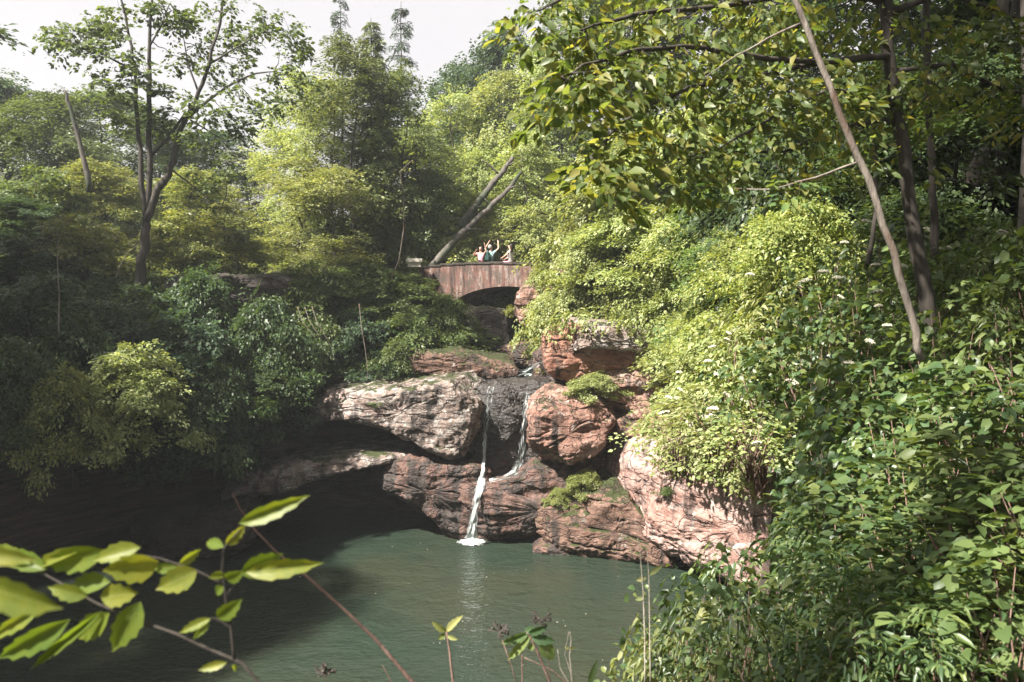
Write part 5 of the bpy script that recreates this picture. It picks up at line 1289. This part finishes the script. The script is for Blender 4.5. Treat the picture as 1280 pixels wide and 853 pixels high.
sprig('leafy_branch', 'lime green leafy branch reaching in at the lower left close to the camera', 'branch',
  [([(340, 872), (302, 829), (262, 812), (219, 792), (175, 777), (122, 755), (79, 731), (52, 716), (-20, 700)], .0034, .0014), ([(293, 826), (289, 786), (282, 746), (278, 711), (280, 685), (300, 662)], .003, .0012),
   ([(280, 731), (245, 713), (199, 698), (150, 690)], .002, .001), ([(289, 786), (275, 776), (265, 772)], .0012, .0008), ([(282, 746), (292, 732), (302, 718)], .0012, .0008)],
  [(298, 655, 382, 622, 30), (282, 682, 306, 658, 20), (280, 684, 257, 677, 20), (300, 718, 352, 694, 40), (306, 716, 399, 705, 34), (247, 713, 196, 737, 44), (222, 708, 190, 712, 20), (223, 706, 251, 688, 18), (199, 702, 130, 716, 56), (176, 684, 116, 700, 32),
   (133, 688, 54, 708, 46), (105, 686, 32, 714, 22), (138, 728, 86, 732, 36), (125, 746, 170, 742, 40), (176, 752, 141, 814, 46), (137, 766, 96, 800, 42), (128, 764, 36, 838, 18), (88, 774, -4, 826, 42), (50, 760, -14, 800, 26), (264, 773, 224, 791, 17), (262, 776, 242, 799, 13),
   (272, 773, 300, 752, 30), (284, 828, 248, 838, 16), (290, 832, 296, 838, 10), (282, 724, 302, 716, 26), (281, 733, 268, 742, 18), (110, 745, 60, 735, 30), (60, 712, 0, 690, 34), (40, 706, -20, 680, 26), (280, 718, 262, 722, 14)],
  1.35, 'leaf_veined', 'bark')
sprig('leafy_twig', 'blurred big leaf very close at the left edge of the picture', 'twig', [([(-60, 770, .85), (-30, 745, .85), (-10, 735, .85)], .0012, .0008)], [(-30, 728, 70, 762, 62, .85), (-60, 690, 40, 700, 40, .9)], .85, 'leaf_veined', 'bark')
sprig('bare_twig', 'long bare reddish twig slanting up from the bottom edge', 'twig', [([(530, 870), (500, 835), (470, 800), (430, 762), (385, 722), (345, 690), (318, 662), (300, 636), (290, 616)], .0055, .0012), ([(495, 868), (487, 848), (478, 832)], .002, .001)], None, 2.0, 'leaf_lime', 'twig')
sprig('seedling', 'small yellow leaved seedling at the bottom middle', 'plant', [([(572, 900), (566, 850), (562, 815), (558, 790)], .006, .003)], [(558, 790, 540, 778, 12), (558, 790, 577, 770, 13), (557, 792, 548, 800, 9), (560, 790, 566, 780, 10), (559, 795, 572, 800, 8)], 3.0, 'leaf_yellow', 'twig')
sprig('leafy_sprig', 'broad leaved green sprig at the bottom middle above the dry stems', 'plant',
  [([(700, 900), (690, 860), (676, 825), (665, 800), (658, 790)], .006, .003), ([(655, 900), (653, 850), (652, 812)], .004, .002), ([(740, 900), (715, 860), (690, 838), (655, 822)], .003, .002)],
  [(662, 790, 626, 806, 18), (664, 794, 634, 826, 15), (660, 792, 684, 784, 15), (664, 798, 694, 802, 18), (676, 800, 692, 826, 26), (668, 806, 660, 812, 12), (655, 792, 668, 784, 12), (736, 856, 747, 826, 12)], 3.0, 'leaf_front', 'twig')
sprig('dry_stem', 'pale dry branching weed stem right of the broad leaved sprig', 'plant', [([(722, 900), (715, 850), (712, 820), (714, 800), (712, 790)], .004, .0015), ([(716, 850), (706, 818), (711, 790)], .002, .001), ([(720, 870), (700, 835), (697, 812)], .003, .001)], [(712, 812, 718, 808, 6), (711, 812, 706, 808, 6)], 3.0, 'leaf_yellow', 'twig_pale')
sprig('tall_sprig', 'thin upright pale green stems with few leaves over the water', 'plant', [([(806, 860), (806, 800), (804, 740), (800, 690), (797, 672)], .0035, .0015), ([(813, 860), (812, 780), (811, 720), (809, 690)], .003, .0015)],
  [(810, 720, 829, 706, 9), (808, 722, 795, 726, 9), (806, 748, 794, 750, 8), (806, 748, 804, 738, 7)], 3.4, 'leaf_light', 'twig_pale')
def seed_head(label, px, py, Y, bx, by):
    b = at(px, py, Y); o = empty('seed_head', tuple(b), label, 'seed head'); mb = MB(); rnd = random.Random(px)
    mb.tube([at(bx, by, Y) - b, (at(bx, by, Y) - b) * .5 + Vector((.01, 0, 0)), (0, 0, 0)], [.002, .0018, .0015], 6); mb.build('stem', M['twig'], o, True)
    m2 = MB()
    for i in range(26):
        d = Vector((rnd.gauss(0, 1), rnd.gauss(0, 1), rnd.uniform(-.1, .7))).normalized() * rnd.uniform(.02, .05); m2.tube([(0, 0, 0), d * .6, d], [.001, .002, .006], 5, i)
    m2.build('head', M['bark'], o)
seed_head('dry brown seed head at the bottom left middle', 405, 843, 2.8, 412, 900)
seed_head('dry brown seed head just left of the broad leaved sprig', 624, 790, 3.0, 650, 880)
seed_head('dry brown seed head right above the broad leaved sprig', 676, 776, 3.0, 690, 880)

def trailing(label, path, mat, seed, n_=260, leaf=.13):
    rng = np.random.RandomState(seed); dg = bpy.context.evaluated_depsgraph_get(); pos = []; A_ = np.array(path, float)
    for _ in range(n_):
        t = rng.uniform(0, len(path) - 1); px = np.interp(t, range(len(path)), A_[:, 0]) + rng.normal(0, 9); py = np.interp(t, range(len(path)), A_[:, 1]) + rng.normal(0, 8)
        Y = np.interp(t, range(len(path)), A_[:, 2]) - rng.uniform(.1, .8); pos.append(tuple(at(px, py, Y)))
    m = len(pos); sp = [make_spray(rng, 18, .5, .3, leaf, .3, .7) for _ in range(5)]
    A = place(sp, rng, np.array(pos), rng.uniform(0, 6.28, m), rng.normal(-.4, .3, m), rng.uniform(.7, 1.3, m))
    tag(link('undergrowth', leaves_mesh('undergrowth', *A, tpl='mid'), M[mat]), label, 'undergrowth', kind='stuff')
trailing('leafy growth spilling over the top edge of the pink slab', [(820, 556, 25.0), (870, 562, 24.0), (920, 576, 22.6), (965, 592, 21.6), (1010, 604, 20.6)], 'leaf_light', 91)
trailing('leafy growth hanging over the thin cap slab of the rock stack', [(660, 396, 29.6), (720, 392, 27.9), (800, 396, 27.4), (860, 412, 27.2), (895, 460, 27)], 'leaf_light', 92, 130)

def floating():
    rng = np.random.RandomState(6); m = 26; x = rng.uniform(-8, 3.5, m); y = 18.5 + 9.2 * rng.uniform(0, 1, m) ** 1.3
    a = rng.uniform(0, 6.28, m); P = np.stack([x, y, x * 0 + .012], 1); D = np.stack([np.cos(a), np.sin(a), 0 * a], 1); Nn = np.tile([0.02, .01, 1.0], (m, 1))
    V, Fc = leaf_geo(P, D, Nn, rng.uniform(.03, .075, m)); V[:, 2] = .012
    tag(link('leaves', np_mesh('leaves', V, Fc), M['twig_pale']), 'small pale fallen leaves floating scattered on the pool', 'leaves', kind='stuff')
floating()

# ------------------------------------------------------------------ thin summer air
mb = MB(); mb.box((50, 100, 30), (720, 640, 80))
hz = mb.build('haze', None); tag(hz, 'thin pale summer haze in the ravine', kind='stuff')
hm, nt_, out_ = new_mat('haze'); pv = nt_.nodes.new('ShaderNodeVolumePrincipled'); pv.inputs['Color'].default_value = (.84, .9, .92, 1)
pv.inputs['Density'].default_value = .0008; pv.inputs['Anisotropy'].default_value = .2; nt_.links.new(pv.outputs[0], out_.inputs['Volume']); hz.data.materials.append(hm)
# ------------------------------------------------------------------ camera, light, world
cam = bpy.data.cameras.new('camera'); co = bpy.data.objects.new('camera', cam); COL.objects.link(co)
co.location = (0, 0, CAMZ); co.rotation_euler = (PI / 2 - PITCH, 0, 0)
cam.lens = 28; cam.sensor_width = 36; cam.clip_start = .05; cam.clip_end = 2000
cam.dof.use_dof = True; cam.dof.focus_distance = 24; cam.dof.aperture_fstop = 4.5
sc.camera = co
sl = bpy.data.lights.new('sun', 'SUN'); so = bpy.data.objects.new('sun', sl); COL.objects.link(so)
sl.energy = 5.0; sl.angle = math.radians(1.6); sl.color = (1, .94, .85)
sd = Vector((math.sin(SUN_AZ) * math.cos(SUN_EL), math.cos(SUN_AZ) * math.cos(SUN_EL), math.sin(SUN_EL)))
so.rotation_euler = sd.to_track_quat('Z', 'Y').to_euler()
w = bpy.data.worlds.new('World'); sc.world = w; w.use_nodes = True
nt = w.node_tree; nt.nodes.clear(); out = nt.nodes.new('ShaderNodeOutputWorld')
sky = nt.nodes.new('ShaderNodeTexSky'); sky.sky_type = 'NISHITA'; sky.sun_disc = False; sky.sun_elevation = SUN_EL; sky.sun_rotation = SUN_AZ
sky.dust_density = 4; sky.air_density = 1.0
tc = nt.nodes.new('ShaderNodeTexCoord'); cl = noise_n(nt, 1.6, 5, .55, tc.outputs['Generated'])
k = ramp(nt, cl, [(.3, (.78, .78, .78)), (.65, (.95, .95, .95))])
c = mixc(nt, k, sky.outputs[0], (7.3, 6.95, 7.1))
bg = nt.nodes.new('ShaderNodeBackground'); bg.inputs[1].default_value = .032
nt.links.new(c, bg.inputs[0]); nt.links.new(bg.outputs[0], out.inputs[0])
vs = sc.view_settings; vs.view_transform = 'Standard'; vs.look = 'None'; vs.exposure = 2.0; vs.gamma = 1; vs.use_curve_mapping = False
cy = sc.cycles; cy.max_bounces = 6; cy.diffuse_bounces = 3; cy.glossy_bounces = 3; cy.transmission_bounces = 4; cy.transparent_max_bounces = 12
cy.use_denoising = True; cy.caustics_reflective = False; cy.caustics_refractive = False
print('script', round(time.time() - T0, 1))
